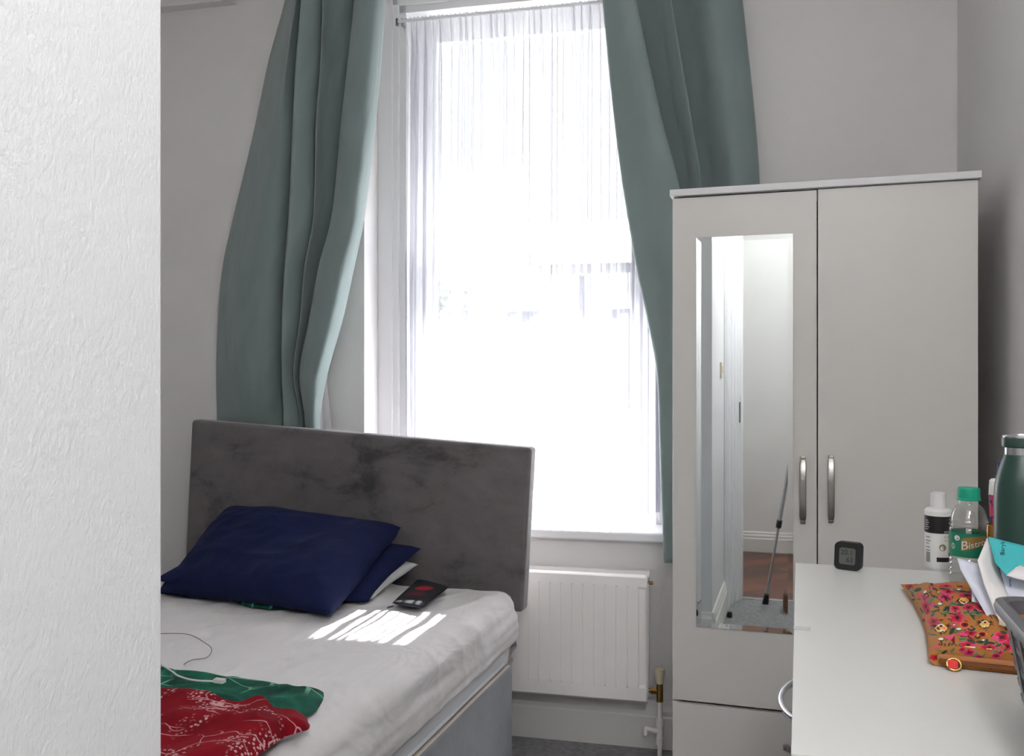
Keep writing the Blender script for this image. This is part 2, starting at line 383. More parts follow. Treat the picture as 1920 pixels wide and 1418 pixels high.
# ------------------------------------------------------------------ sage curtains
def curtain(rows, ds, zfun=None):
    ys = [r[0] for r in rows]
    def fn(u, v):
        t = v*(len(rows)-1); cu = u*(len(ds)-1)
        pxs = cr([tuple(r[1]) for r in rows], t); y = cr(ys, t); k = cr([r[2] for r in rows], t)
        px = cr(list(pxs), cu); d = cr(ds, cu)*k
        d += .007*fbm((px*.022+y*.008, y*.007, 3.1))
        return PW(px, y, min(d, -.012))
    bm = bmesh.new(); grid(bm, fn, 150, 90, flip=True); return bm
rowsL = [(-85, [548, 562, 573, 589, 580, 600, 628, 674, 667, 690, 720, 714], .8),
 (0, [535, 555, 568, 584, 574, 598, 625, 682, 672, 700, 722, 712], 1),
 (120, [503, 535, 555, 575, 564, 592, 622, 672, 660, 690, 714, 704], 1),
 (240, [478, 515, 548, 570, 558, 585, 612, 660, 647, 680, 703, 692], 1),
 (400, [440, 485, 535, 565, 551, 583, 606, 645, 631, 662, 684, 672], 1),
 (500, [418, 470, 525, 555, 543, 565, 590, 620, 606, 640, 664, 650], 1),
 (600, [409, 460, 518, 550, 538, 558, 578, 600, 588, 618, 642, 630], .95),
 (700, [406, 455, 512, 548, 538, 548, 560, 580, 570, 594, 614, 606], .85),
 (790, [408, 455, 510, 545, 541, 560, 574, 584, 580, 588, 600, 594], .55),
 (900, [412, 460, 510, 545, 541, 560, 574, 584, 580, 590, 604, 598], .5),
 (1250, [418, 466, 512, 545, 541, 560, 574, 584, 580, 590, 604, 598], .45)]
for r in rowsL:
    r[1][2] -= 12; r[1][3] += 14; r[1][4] -= 9; r[1][7] += 13; r[1][8] -= 8
    m_ = (r[1][5]+r[1][6])/2; k_ = min(1, (r[1][6]-r[1][5])/22); r[1][6:6] = [m_+6*k_, m_-6*k_]
dL = [-.03, -.13, -.13, -.012, -.18, -.13, -.05, -.16, -.10, -.012, -.17, -.21, -.12, -.06]
cl = thing('curtain', 'long sage green curtain hanging left of the window behind the headboard', 'curtain', W(sW(PW(560, 700, 0)), -.06, .2), 'sage curtains')
solid(ob('fabric', curtain(rowsL, dL), m_curt, cl, ang=180), .003)
rowsI = [(640, [600, 604, 610, 616], 1), (720, [596, 602, 608, 614], 1), (800, [594, 604, 612, 622], 1), (900, [594, 604, 614, 628], 1), (1250, [594, 606, 618, 634], 1)]
o = solid(ob('lining', curtain(rowsI, [-.05, -.035, -.03, -.02]), m_lining, cl, ang=180), .002); o['label'] = 'pale grey lining edge'
rowsR = [(-85, [1130, 1124, 1148, 1176, 1168, 1212, 1248, 1238, 1270, 1318, 1378, 1372], .8),
 (0, [1137, 1131, 1160, 1191, 1182, 1228, 1258, 1246, 1285, 1335, 1389, 1383], 1),
 (200, [1157, 1151, 1190, 1234, 1222, 1262, 1292, 1276, 1310, 1360, 1411, 1405], 1),
 (340, [1175, 1169, 1215, 1270, 1254, 1290, 1314, 1298, 1335, 1380, 1422, 1416], 1),
 (500, [1201, 1195, 1240, 1300, 1288, 1310, 1330, 1318, 1350, 1390, 1425, 1420], 1),
 (600, [1222, 1216, 1255, 1308, 1298, 1318, 1336, 1324, 1352, 1392, 1425, 1420], 1),
 (700, [1239, 1233, 1265, 1312, 1302, 1322, 1340, 1328, 1354, 1392, 1425, 1420], .95),
 (800, [1244, 1237, 1268, 1312, 1304, 1322, 1340, 1330, 1354, 1390, 1422, 1418], .9),
 (900, [1247, 1240, 1270, 1312, 1304, 1322, 1340, 1330, 1354, 1388, 1420, 1416], .9),
 (1056, [1253, 1246, 1274, 1312, 1304, 1322, 1340, 1330, 1354, 1386, 1416, 1412], .9)]
dR = [-.045, -.09, -.11, -.17, -.06, -.085, -.145, -.02, -.035, -.10, -.075, -.03]
for r in rowsR: r[1][4] -= 6; r[1][7] -= 8
cr_ = thing('curtain', 'sage green curtain on the right of the window, its foot falling behind the wardrobe', 'curtain', W(.0, -.08, .65), 'sage curtains')
solid(ob('fabric', curtain(rowsR, dR), m_curt, cr_, ang=180), .003)

# ------------------------------------------------------------------ radiator
sR = sW(PW(1214, 1200, -.105)); zt = PW(1213, 1081, -.105).z; zb_ = PW(1213, 1317, -.105).z; sLd = sR-1.05
rd = thing('radiator', 'white ribbed panel radiator on the wall under the window', 'radiator', W((sR+sLd)/2, -.07, zb_))
def rpanel(d0, sgn, name):
    bm = bmesh.new(); xs = []; pitch = .0385; n = int((sR-sLd-.05)/pitch)
    prof = [(sLd, 0), (sLd+.012, 0)]; s = sR-.028-n*pitch
    for i in range(n):
        a = s+i*pitch
        prof += [(a, -.001), (a+.003, -.0095), (a+pitch-.006, -.0095), (a+pitch-.003, -.001)]
    prof += [(sR-.012, 0), (sR, 0)]
    zz = [zb_, zb_+.006, zb_+.045, zb_+.055, zt-.045, zt-.035, zt-.008, zt]
    sc = [0, 0, 0, 1, 1, 0, 0, 0]; base = [0, -.007, -.007, 0, 0, -.007, -.007, 0]
    vs = []
    for z, k, b_ in zip(zz, sc, base):
        row = []
        for ss, dd in prof:
            d = d0+(dd*k+b_*(1-0) if k or True else 0)
            row.append(bm.verts.new(W(ss, d if sgn > 0 else 2*d0-d, z)))
        vs.append(row)
    for a, b in zip(vs, vs[1:]):
        for i in range(len(prof)-1): bm.faces.new((a[i], a[i+1], b[i+1], b[i]))
    bmesh.ops.recalc_face_normals(bm, faces=bm.faces)
    o = ob(name, bm, m_rad, rd, ang=20); solid(o, .012, 0); return o
rpanel(-.097, 1, 'front_panel'); rpanel(-.040, -1, 'back_panel')
bm = bmesh.new(); box(bm, (sLd, -.104, zt-.02), (sR+.001, -.09, zt+.002), W, bev=.003); box(bm, (sLd, -.048, zt-.02), (sR+.004, -.033, zt+.004), W, bev=.003)
i = 0
while sLd+.02+i*.02 < sR-.01:
    a = sLd+.02+i*.02; box(bm, (a, -.09, zt-.014), (a+.011, -.048, zt-.010), W); i += 1
ob('top_grille', bm, m_rad, rd)
bm = bmesh.new(); box(bm, (sR-.002, -.086, zb_+.01), (sR+.002, -.044, zt-.03), W)
ob('side_cover', bm, m_rad, rd)
sv = sW(PW(1237, 1290, -.07)); zv = PW(1237, 1296, -.07).z
o = ob('vent_plug', tube(bmesh.new(), [W(sR-.0, -.07, zt-.03), W(sR+.016, -.07, zt-.03)], .006), m_brass, rd)
vl = ob('valve_body', tube(tube(tube(bmesh.new(), [W(sv, -.07, zv-.036), W(sv, -.07, zv+.026)], .0115, 16), [W(sR-.002, -.07, zv), W(sv, -.07, zv)], .008, 14), [W(sv-.030, -.07, zv), W(sv-.012, -.07, zv)], .013, 6), m_brass, rd)
lathe_ = lathe(bmesh.new(), W(sv, -.07, zv+.026), [(.012, 0), (.013, .002), (.0175, .044), (.0175, .050), (.012, .053)], 20)
o = ob('valve_cap', lathe_, m_cream, rd); o['label'] = 'cream tapered valve cap'
bm = tube(bmesh.new(), [W(sv, -.07, .0), W(sv, -.07, zv-.034)], .0078, 16)
zt_ = PW(1237, 1372, -.07).z
for a, b, r in ((zt_-.045, zt_-.02, .0125), (zt_-.02, zt_+.02, .0105), (zt_+.02, zt_+.045, .0125)): tube(bm, [W(sv, -.07, a), W(sv, -.07, b)], r, 14)
tube(bm, [W(sv, -.07, zt_), W(sv-.025, -.075, zt_+.004)], .009, 12); tube(bm, [W(sv-.025, -.075, zt_+.004), W(sv-.052, -.08, zt_+.012)], .007, 12)
tube(bm, [W(sv-.048, -.08, zt_+.011), W(sv-.048, -.085, zt_-.012)], .007, 10)
ob('pipe', bm, m_rad, rd)

# ------------------------------------------------------------------ bed
bx0, bx1, by0, by1 = -2.235, -.900, .96, 2.885; bzt = .590; R_ = .058
bed = thing('divan_bed', 'double divan bed with grey fabric base and white mattress against the charcoal headboard', 'bed', ((bx0+bx1)/2, (by0+by1)/2, 0))
ob('divan_base', BX((bx0-.005, by0-.01, .03), (bx1+.007, 2.82, .364), bev=.010, seg=3), m_divan, bed)
o = ob('divan_top', BX((bx0+.0, by0, .350), (bx1+.002, 2.815, .3655), bev=.006), m_beige, bed); o['label'] = 'beige top panel of the divan base'
for x in (bx0+.1, bx1-.1):
    for y in (by0+.12, 2.70): ob('castor', lathe(bmesh.new(), (x, y, 0), [(.02, 0), (.022, .01), (.022, .032)], 16), m_blackp, bed)
def bedpt(rx, ry, R, x0, x1, y0, y1, ztop, wob=0, maxdrop=.2, bulge=.012):
    """rx, ry: unrolled coordinates"""
    ix0, ix1, iy0, iy1 = x0+R, x1-R, y0+R, y1-R
    cx = min(max(rx, ix0), ix1); cy = min(max(ry, iy0), iy1)
    ox, oy = rx-cx, ry-cy; r = math.hypot(ox, oy)
    dx, dy = (ox/r, oy/r) if r > 1e-9 else (0, 0)
    if r < R*pi/2: out = R*math.sin(r/R); dr = R*(1-math.cos(r/R))
    else:
        dr = R+(r-R*pi/2); out = R+bulge*math.sin(min(1, (dr-R)/(.21-R))*pi)
    return Vector((cx+dx*out, cy+dy*out, ztop-dr)), dx, dy, dr
def sheet_fn(u, v):
    L = .128
    rx = bx0-L+(bx1-bx0+2*L-0)*u; ry = by0-L+(by1-by0+2*L)*v
    dl = .165+.012*math.sin(ry*3.1+.4)
    p, dx, dy, dr = bedpt(rx, ry, R_, bx0, bx1, by0, by1, bzt)
    n = fbm((p.x*2.2+.6*p.y, p.y*3.5, 1.7), 4); n2 = noise.noise(Vector((p.x*9+p.y*6, p.y*14-p.x*5, 4)))
    rid = 1-abs(noise.noise(Vector((p.x*4.2+p.y*1.3, p.y*4.6-p.x*3.2, 9))))*2.2; rid = max(0, rid)**3
    k = .0040*n+.0018*n2+.0062*rid
    if dr > .02: q = min(1, (dr-.02)/.05); k += q*(.009*noise.noise(Vector((p.y*2.0, p.z*34, 2)))+.004*noise.noise(Vector((p.y*5, p.z*70, 5))))
    return p+Vector((dx*k, dy*k, k if dr < .05 else k*.3))
bm = bmesh.new(); grid(bm, sheet_fn, 190, 240)
ms = ob('mattress', (lambda b: (grid(b, lambda u, v: bedpt(bx0+.008-.36*.62+(bx1-bx0-.016+.36*.62*2)*u, by0+.015-.36*.62+(by1-by0-.030+.36*.62*2)*v, R_+.01, bx0+.008, bx1-.008, by0+.015, by1-.015, bzt-.012, bulge=.004)[0], 110, 130), b)[1])(bmesh.new()), m_matt, bed, ang=180)
me = ms.data
bm2 = bmesh.new(); bm2.from_mesh(me)
for v in bm2.verts:
    if v.co.z+0 < .372: v.co.z = .372
bm2.to_mesh(me); bm2.free()
ob('piping', tube(bmesh.new(), [(bx1-.008, by0+.08, .380), (bx1-.008, by1-.12, .380)], .006), m_matt, bed)
fs = solid(ob('fitted_sheet', bm, m_sheet, ang=180), .003)
tag(fs, 'creased white fitted sheet stretched over the mattress, lit by a patch of sun', 'bed sheet')
# headboard, hanging crooked
hb = bmesh.new(); wdt, hgt = 1.345, .555
box(hb, (-wdt/2, 0, 0), (wdt/2, .068, hgt), bev=.014, seg=4)
tl, tr_ = PY(358, 787, 2.9), PY(996, 840, 2.9)
ang = math.atan2(tr_.z-tl.z, tr_.x-tl.x); mid = (tl+tr_)/2
ex = Vector((math.cos(ang), 0, math.sin(ang))); ez = Vector((-math.sin(ang), 0, math.cos(ang)))
wd_real = (tr_-tl).length
for v in hb.verts: x, y, z = v.co; v.co = mid+ex*(x*wd_real/wdt)+ez*(z-hgt)+Vector((0, y, 0))
hbo = thing('headboard', 'charcoal velvet headboard tilted down to the right behind the pillows', 'headboard', (mid.x, 2.93, .0))
ob('upholstered_panel', hb, m_head, hbo, ang=50)
for x in (-1.95, -1.15): ob('strut', BX((x-.03, 2.945, .0), (x+.03, 2.965, .80)), m_dark, hbo)

# ------------------------------------------------------------------ pillows
def pillow(name, fl, fr, br, bl, th, mat, seed, puff=2.6, bend=0, floor=None, lip=0):
    c = [Vector(p) for p in (fl, fr, br, bl)]; nrm = (c[1]-c[0]).cross(c[3]-c[0]).normalized()
    def base(a, b): return (c[0]*(1-a)+c[1]*a)*(1-b)+(c[3]*(1-a)+c[2]*a)*b
    def mk(sg):
        def fn(u, v):
            a, b = 2*u-1, 2*v-1; pa, pb = (1-abs(a)**puff), (1-abs(b)**puff); pr = (max(pa, 0)*max(pb, 0))**.42
            pin = .035*(1-a*a)*(1 if abs(b) else 0)
            uu = .5+.5*a*(1-.05*(1-b*b)); vv = .5+.5*b*(1-.06*(1-a*a))
            p = base(uu, vv)
            n = fbm((u*2.5+seed, v*2.5, seed), 3); n2 = noise.noise(Vector((u*7+seed, v*3, seed))); rid = max(0, 1-2.6*abs(noise.noise(Vector((u*3.1-v*2+seed, v*3+u, seed+4)))))**2
            p = p+nrm*sg*pr*(th/2)*(1+.22*n)+nrm*(.006*n2*pr+.007*rid*pr*(sg > 0))+nrm*bend*(a*a)
            if floor is not None and p.z < floor: p.z = floor+.002*(1+sg)
            return p
        return fn
    bm = bmesh.new(); grid(bm, mk(1), 64, 48); grid(bm, mk(-1), 64, 48, flip=True)
    bmesh.ops.remove_doubles(bm, verts=bm.verts, dist=.0008)
    return ob(name, bm, mat, ang=180)
zf = bzt+.004
p1 = pillow('pillow', (-1.90, 2.50, .62), PZ(699, 1123, .606), PY(785, 1059, 2.83), (-1.98, 2.84, .68), .085, m_wpil, 1.3, floor=zf)
tag(p1, 'crumpled white pillow at the bottom of the pile, its corner sticking out on the right', 'pillow')
p2 = pillow('pillow', (-1.97, 2.41, .655), PZ(690, 1129, .605), PY(790, 1029, 2.84), (-1.90, 2.84, .755), .095, m_navy, 5.1, floor=zf+.006)
tag(p2, 'lower navy blue pillow sandwiched between white pillow and top navy pillow', 'pillow')
frt = PZ(618, 1150, .622)
p3 = pillow('pillow', Pt(296, 1118, 2.93), frt, PY(752, 990, 2.80), PY(430, 955, 2.83), .17, m_navy, 9.7, puff=4, floor=zf+.01)
tag(p3, 'top navy blue pillow of the pile, sloping from the headboard to the mattress', 'pillow')
# ------------------------------------------------------------------ draped cloth blobs
def blob(name, outline, zb, hgt, mat, seed, nr=26, ns=160, amp=.012, fr=6, curl=.01, org=None):
    pts = [Vector(p) for p in outline]; n = len(pts); cen = sum(pts, Vector())/n
    ring = []
    P4 = [tuple(p) for p in pts]+[tuple(pts[0])]
    ring = [Vector(cr(P4, k*n/ns)) for k in range(ns)]
    bm = bmesh.new(); rows = []
    for j in range(nr+1):
        f = j/nr; row = []
        for k in range(ns):
            p = cen.lerp(ring[k], f); q = min(1, (1-f)*5)
            h = hgt*(q**.5)+amp*q*(fbm((p.x*fr+seed, p.y*fr*1.6, seed), 3)+.9*max(0, 1-3*abs(noise.noise(Vector((p.x*fr*.7+p.y*2, p.y*fr-p.x*3, seed))))))
            row.append(bm.verts.new((p.x, p.y, zb+max(h, .002))) if j else None)
        rows.append(row)
    c = bm.verts.new((cen.x, cen.y, zb+hgt+amp*fbm((cen.x*fr+seed, cen.y*fr*1.6, seed), 3)))
    for k in range(ns): bm.faces.new((c, rows[1][k], rows[1][(k+1) % ns]))
    for j in range(1, nr):
        for k in range(ns): bm.faces.new((rows[j][k], rows[j+1][k], rows[j+1][(k+1) % ns], rows[j][(k+1) % ns]))
    bmesh.ops.recalc_face_normals(bm, faces=bm.faces)
    return ob(name, bm, mat, ang=180)
def leafmat():
    t = NT('green_leaf_print'); co = t.coord()
    a = t.noise(7, co, 3, .5, 1.5); c = t.ramp(a, [(.36, rgb(14, 56, 48)), (.46, rgb(20, 84, 66)), (.6, rgb(34, 108, 86)), (.70, rgb(92, 160, 132))])
    v = t.new('ShaderNodeTexVoronoi', feature='DISTANCE_TO_EDGE'); v.inputs['Scale'].default_value = 11
    mp = t.coord((1, 1.6, .3)); t.link(mp, v.inputs['Vector'])
    e = t.ramp(v.outputs['Distance'], [(.0, (1, 1, 1, 1)), (.022, (1, 1, 1, 1)), (.035, (0, 0, 0, 1))])
    msk = t.ramp(t.noise(4, co, 2), [(.48, (0, 0, 0, 1)), (.55, (1, 1, 1, 1))])
    t.link(t.mix(t.math('MULTIPLY', e, msk), c, rgb(120, 176, 150)), t.b.inputs['Base Color']); t.b.inputs['Roughness'].default_value = .8; t.b.inputs['Specular IOR Level'].default_value = .2
    t.bump(t.noise(40, co, 3), .25, .006); return t.m
def redmat():
    t = NT('red_branch_print'); co = t.coord(); red = t.ramp(t.noise(10, co, 3), [(.3, rgb(112, 6, 20)), (.7, rgb(142, 12, 28))])
    v = t.new('ShaderNodeTexVoronoi', feature='DISTANCE_TO_EDGE'); v.inputs['Scale'].default_value = 9; v.inputs['Randomness'].default_value = 1
    wp = t.new('ShaderNodeMixRGB'); wp.inputs[0].default_value = .12; nn = t.new('ShaderNodeTexNoise'); nn.inputs['Scale'].default_value = 12; t.link(co, nn.inputs['Vector'])
    cc = t.coord((1, 2.4, .3), (0, 0, .25)); t.link(cc, wp.inputs[1]); t.link(nn.outputs['Color'], wp.inputs[2]); t.link(wp.outputs[0], v.inputs['Vector'])
    e = t.ramp(v.outputs['Distance'], [(.0, (1, 1, 1, 1)), (.012, (1, 1, 1, 1)), (.024, (0, 0, 0, 1))])
    v2 = t.new('ShaderNodeTexVoronoi'); v2.inputs['Scale'].default_value = 115; t.link(co, v2.inputs['Vector'])
    dots = t.ramp(v2.outputs['Distance'], [(.30, (1, 1, 1, 1)), (.40, (0, 0, 0, 1))])
    cl_ = t.ramp(t.noise(8, co, 2, .5, 1), [(.49, (0, 0, 0, 1)), (.55, (1, 1, 1, 1))])
    m = t.math('MAXIMUM', t.math('MULTIPLY', e, t.ramp(t.noise(5, t.coord((1, 1, 1), (1, 0, 0)), 1), [(.46, (0, 0, 0, 1)), (.52, (1, 1, 1, 1))])), t.math('MULTIPLY', dots, cl_))
    t.link(t.mix(t.math('MULTIPLY', m, .8), red, rgb(222, 176, 178)), t.b.inputs['Base Color']); t.b.inputs['Roughness'].default_value = .85; t.b.inputs['Specular IOR Level'].default_value = .15
    t.bump(t.noise(30, co, 3), .3, .006); return t.m
m_green, m_red = leafmat(), redmat()
zc_ = bzt+.006
pz = lambda x, y, z=zc_: PZ(x, y, z)
gout = [pz(270, 1250), pz(305, 1258), pz(365, 1262), pz(430, 1274), pz(500, 1280), pz(545, 1292), pz(575, 1297), pz(598, 1297), pz(606, 1300), pz(607, 1309), pz(603, 1320), pz(590, 1338), pz(560, 1355), pz(500, 1400), pz(440, 1440), pz(330, 1440), pz(200, 1400), pz(180, 1300)]
g1 = blob('clothing', gout, zc_, .012, m_green, 2.2, amp=.008)
tag(g1, 'green leaf print garment spread on the bed, showing above and beside the red one', 'clothing')
rout = [pz(250, 1285, .63), pz(310, 1289, .63), pz(360, 1295, .63), pz(400, 1310, .63), pz(440, 1318, .63), pz(480, 1313, .63), pz(505, 1316, .63), pz(530, 1335, .63), pz(550, 1344, .63), pz(572, 1338, .62), pz(577, 1346, .62), pz(566, 1354, .61), pz(580, 1358, .61), pz(578, 1368, .61), pz(560, 1374, .61), pz(530, 1385, .61), pz(480, 1420, .61), pz(400, 1470, .61), pz(250, 1470, .61), pz(150, 1380, .61)]
g2 = blob('clothing', rout, zc_+.012, .022, m_red, 6.4, amp=.014, fr=5)
tag(g2, 'dark red garment with white branch print heaped on the near part of the bed', 'clothing')
g3o = [pz(435, 1128), pz(470, 1120), pz(560, 1128), pz(555, 1142), pz(520, 1144), pz(470, 1140)]
g3 = blob('scrap', g3o, zc_, .016, m_green, 8, nr=8, ns=50, amp=.004)
g3.name = 'scarf'; tag(g3, 'green printed cloth peeking out from under the front of the navy pillow', 'scarf')
# cables
def cable(name, pts, r, mat, label, n=60):
    o = ob(name, tube(bmesh.new(), smoothpts(pts, n), r, 6), mat, ang=180); tag(o, label, 'cable'); return o
m_wcab = P('white_cable', (226, 226, 222), .4, var=(20, .02)); m_gcab = P('grey_thread', (120, 116, 112), .6, var=(20, .02))
zz = bzt+.011
cable('earphone_wire', [pz(290, 1189, zz), pz(330, 1188, zz), pz(357, 1191, zz), pz(385, 1206, zz), pz(397, 1218, zz), pz(388, 1233, zz), pz(360, 1238, zz), pz(345, 1246, zz-.003)], .0011, m_gcab, 'thin grey wire curling on the white sheet in front of the pillows')
ch = thing('charging_cable', 'white charging cable with square plug lying on the green garment', 'cable', tuple(pz(400, 1277, bzt+.03)))
ob('lead', tube(bmesh.new(), smoothpts([pz(300, 1245, .612), pz(322, 1259, .632), pz(335, 1268, .636), pz(365, 1276, .636), pz(405, 1278, .632)], 40), .0022, 8), m_wcab, ch, ang=180)
q = pz(412, 1278, .632)
ob('plug', BX((q.x-.013, q.y-.007, q.z-.003), (q.x+.012, q.y+.007, q.z+.006), bev=.0015), m_wcab, ch)
# black zip case near the headboard
cs_ = [PZ(735, 1138, .605), PZ(790, 1146, .605), PZ(842, 1108, .605), PZ(783, 1093, .605)]
def case_fn(sg):
    def fn(u, v):
        a, b = 2*u-1, 2*v-1
        p = (cs_[0]*(1-u)+cs_[1]*u)*(1-v)+(cs_[3]*(1-u)+cs_[2]*u)*v
        return p+Vector((0, 0, .011+sg*.011*((1-a**4)*(1-b**6))**.5))
    return fn
def case_mat():
    t = NT('dark_case_fabric'); co = t.coord()
    v = t.new('ShaderNodeVectorMath', operation='DISTANCE'); t.link(co, v.inputs[0]); v.inputs[1].default_value = (.0, .03, .02)
    f = t.ramp(v.outputs['Value'], [(.0, (1, 1, 1, 1)), (.026, (1, 1, 1, 1)), (.034, (0, 0, 0, 1))])
    v2 = t.new('ShaderNodeVectorMath', operation='DISTANCE'); t.link(co, v2.inputs[0]); v2.inputs[1].default_value = (.005, -.045, .02)
    f2 = t.ramp(v2.outputs['Value'], [(.0, (.3, .3, .3, 1)), (.026, (.2, .2, .2, 1)), (.04, (0, 0, 0, 1))])
    c = t.mix(f, rgb(46, 46, 50), rgb(170, 40, 52)); t.link(t.mix(f2, c, rgb(150, 40, 56)), t.b.inputs['Base Color']); t.b.inputs['Specular IOR Level'].default_value = .15; t.b.inputs['Roughness'].default_value = .85; return t.m
bm = bmesh.new(); grid(bm, case_fn(1), 20, 30); grid(bm, case_fn(-1), 20, 30, flip=True); bmesh.ops.remove_doubles(bm, verts=bm.verts, dist=.0004)
cc_ = sum(cs_, Vector())/4
case = thing('glasses_case', 'dark grey soft case with a red spot lying on the sheet beside the headboard', 'case', (cc_.x, cc_.y, .595))
ob('case_body', bm, case_mat(), case, ang=180)
ob('zip_pull', tube(bmesh.new(), [PZ(737, 1137, .612), PZ(727, 1140, .604)], .003, 8), m_blackp, case)

# ------------------------------------------------------------------ wardrobe
wy = 2.49; wxl = PY(1261, 500, wy).x; wxr = PY(1834, 500, wy).x; wzt = PY(1257, 370, wy).z; wb = 2.99
wr = thing('wardrobe', 'tall off-white two-door wardrobe with a long mirror on its left door', 'wardrobe', ((wxl+wxr)/2, 2.74, 0))
bm = bmesh.new()
box(bm, (wxl, wy+.02, 0), (wxl+.016, wb, wzt)); box(bm, (wxr-.016, wy+.02, 0), (wxr, wb, wzt)); box(bm, (wxl+.016, wb-.006, .05), (wxr-.016, wb, wzt))
box(bm, (wxl+.016, wy+.03, .05), (wxr-.016, wb-.006, .066)); box(bm, (wxl+.016, wy+.022, wzt-.03), (wxr-.016, wy+.04, wzt))
ob('carcass', bm, m_board, wr, smooth=False)
ob('top_board', BX((wxl-.006, wy-.014, wzt+.0), (wxr+.006, wb, wzt+.018), bev=.0015), m_btop, wr)
xm = PY(1532.5, 500, wy).x; zdb = PY(1266, 1313, wy).z
g = .0014
dl = ob('door', BX((wxl, wy, zdb+.002), (xm-g, wy+.018, wzt-.004), bev=.0012), m_board, wr); dl['label'] = 'left door carrying the mirror'
dr_ = ob('door', BX((xm+g, wy, zdb+.002), (wxr, wy+.018, wzt-.0022), bev=.0012), m_board, wr); dr_['label'] = 'plain right door'
zz0 = .06
nd = 2; hh = (zdb-.002-zz0)/nd
for i in range(nd):
    d_ = ob('drawer', BX((wxl, wy, zz0+i*hh), (wxr, wy+.018, zz0+(i+1)*hh-.004), bev=.0012), m_board, wr)
def bow(bm, a, b, out, w_, t_, n=20, mi=0, rise=.022):
    """flat strap handle from a to b bowing along out"""
    a, b, out = Vector(a), Vector(b), Vector(out).normalized(); ax = (b-a).normalized(); sd = ax.cross(out)
    rows = []
    for i in range(n+1):
        f = i/n; e_ = 1-abs(2*f-1)**3.2; p = a.lerp(b, f)+out*(.006+(rise-.006)*e_)
        wd = w_*(.999 if 0.05 < f < .95 else .8)
        rows.append([bm.verts.new(p+sd*x*wd/2+out*y*t_/2) for x, y in ((-.7, 1), (.7, 1), (1, .3), (1, -1), (-1, -1), (-1, .3))])
    for r1, r2 in zip(rows, rows[1:]):
        for k in range(6): bm.faces.new((r1[k], r1[(k+1) % 6], r2[(k+1) % 6], r2[k])).material_index = mi
    bm.faces.new(rows[0][::-1]); bm.faces.new(rows[-1])
    for p in (a.lerp(b, .06), a.lerp(b, .94)): tube(bm, [p-out*.001, p+out*.012], w_*.42, 12)
    bmesh.ops.recalc_face_normals(bm, faces=bm.faces); return bm
for px, y0_, y1_, dr in ((1505.5, 857, 983, dl), (1558.5, 855, 982, dr_)):
    p0, p1 = PY(px, y0_, wy-.02), PY(px, y1_, wy-.02)
    h_ = ob('handle', bow(bmesh.new(), (p0.x, wy, p1.z), (p0.x, wy, p0.z), (0, -1, 0), .0165, .004), m_nickel, dr)
for i in range(nd):
    zc = zz0+(i+.5)*hh; dd = [c for c in wr.children if c.name.startswith('drawer')][i]
    ob('handle', bow(bmesh.new(), (xm-.085, wy, zc), (xm+.085, wy, zc), (0, -1, 0), .0165, .004), m_nickel, dd)
# mirror with bevelled edge
a, b = PY(1305.5, 446, wy-.004), PY(1487, 1190, wy-.004)
zt1 = PY(1305.5, 446, wy-.004).z; zb1 = PY(1307, 1175, wy-.004).z
mx0, mx1, mz0, mz1 = a.x, b.x, zb1, zt1; bv = .013; y1m, y2m = wy-.0040, wy-.0040+.00046
bm = bmesh.new()
o4 = [bm.verts.new((x, y1m, z)) for x, z in ((mx0, mz0), (mx1, mz0), (mx1, mz1), (mx0, mz1))]
i4 = [bm.verts.new((x, y2m, z)) for x, z in ((mx0+bv, mz0+bv), (mx1-bv, mz0+bv), (mx1-bv, mz1-bv), (mx0+bv, mz1-bv))]
b4 = [bm.verts.new((x, wy-.0001, z)) for x, z in ((mx0, mz0), (mx1, mz0), (mx1, mz1), (mx0, mz1))]
bm.faces.new(i4)
for k in range(4): bm.faces.new((o4[k], o4[(k+1) % 4], i4[(k+1) % 4], i4[k])); bm.faces.new((b4[k], b4[(k+1) % 4], o4[(k+1) % 4], o4[k]))
bmesh.ops.recalc_face_normals(bm, faces=bm.faces)
ob('mirror', bm, m_mirror, dl, smooth=False)

# ------------------------------------------------------------------ chest of drawers
cz = .95; cx0, cx1, cy0, cy1 = -.008, .484, .885, 1.800
ct = thing('chest_of_drawers', 'white laminate chest of drawers along the right wall, holding bottles and a basket', 'chest of drawers', ((cx0+cx1)/2, (cy0+cy1)/2, 0))
ob('top_board', BX((cx0, cy0, cz-.018), (cx1, cy1, cz), bev=.001), m_chest, ct)
bm = bmesh.new(); xi = cx0+.03
box(bm, (xi, cy0+.01, 0), (cx1, cy0+.026, cz-.018)); box(bm, (xi, cy1-.026, 0), (cx1, cy1-.01, cz-.018)); box(bm, (cx1-.006, cy0+.026, 0), (cx1, cy1-.026, cz-.018)); box(bm, (xi, cy0+.026, .02), (cx1-.006, cy1-.026, .04))
ob('carcass', bm, m_chest, ct, smooth=False)
zt2 = cz-.022
for hgt_ in (.145, .145, .18, .20, .20):
    d_ = ob('drawer', BX((cx0+.012, cy0+.012, zt2-hgt_+.003), (cx0+.03, cy1-.012, zt2), bev=.001), m_chest, ct)
    ym = (cy0+cy1)/2-.01; zc = zt2-.08
    pts = []
    for i in range(25):
        f = i/24; pts.append((cx0+.012-.030*math.sin(pi*f)**.6, ym-.09+.18*f, zc))
    ob('handle', tube(bmesh.new(), pts, [.0035+.0025*abs(2*i/24-1)**2 for i in range(25)], 10), m_silver, d_, ang=180)
    zt2 -= hgt_
a, b = PZ(1489, 1174, cz), PZ(1517, 1183, cz)
o = ob('adhesive_tape', BX((cx0-.0004, b.y, cz-.012), (a.x+.022, a.y, cz+.0004)), m_tape, smooth=False)
tag(o, 'short strip of clear tape stuck over the left edge of the chest top', 'tape')

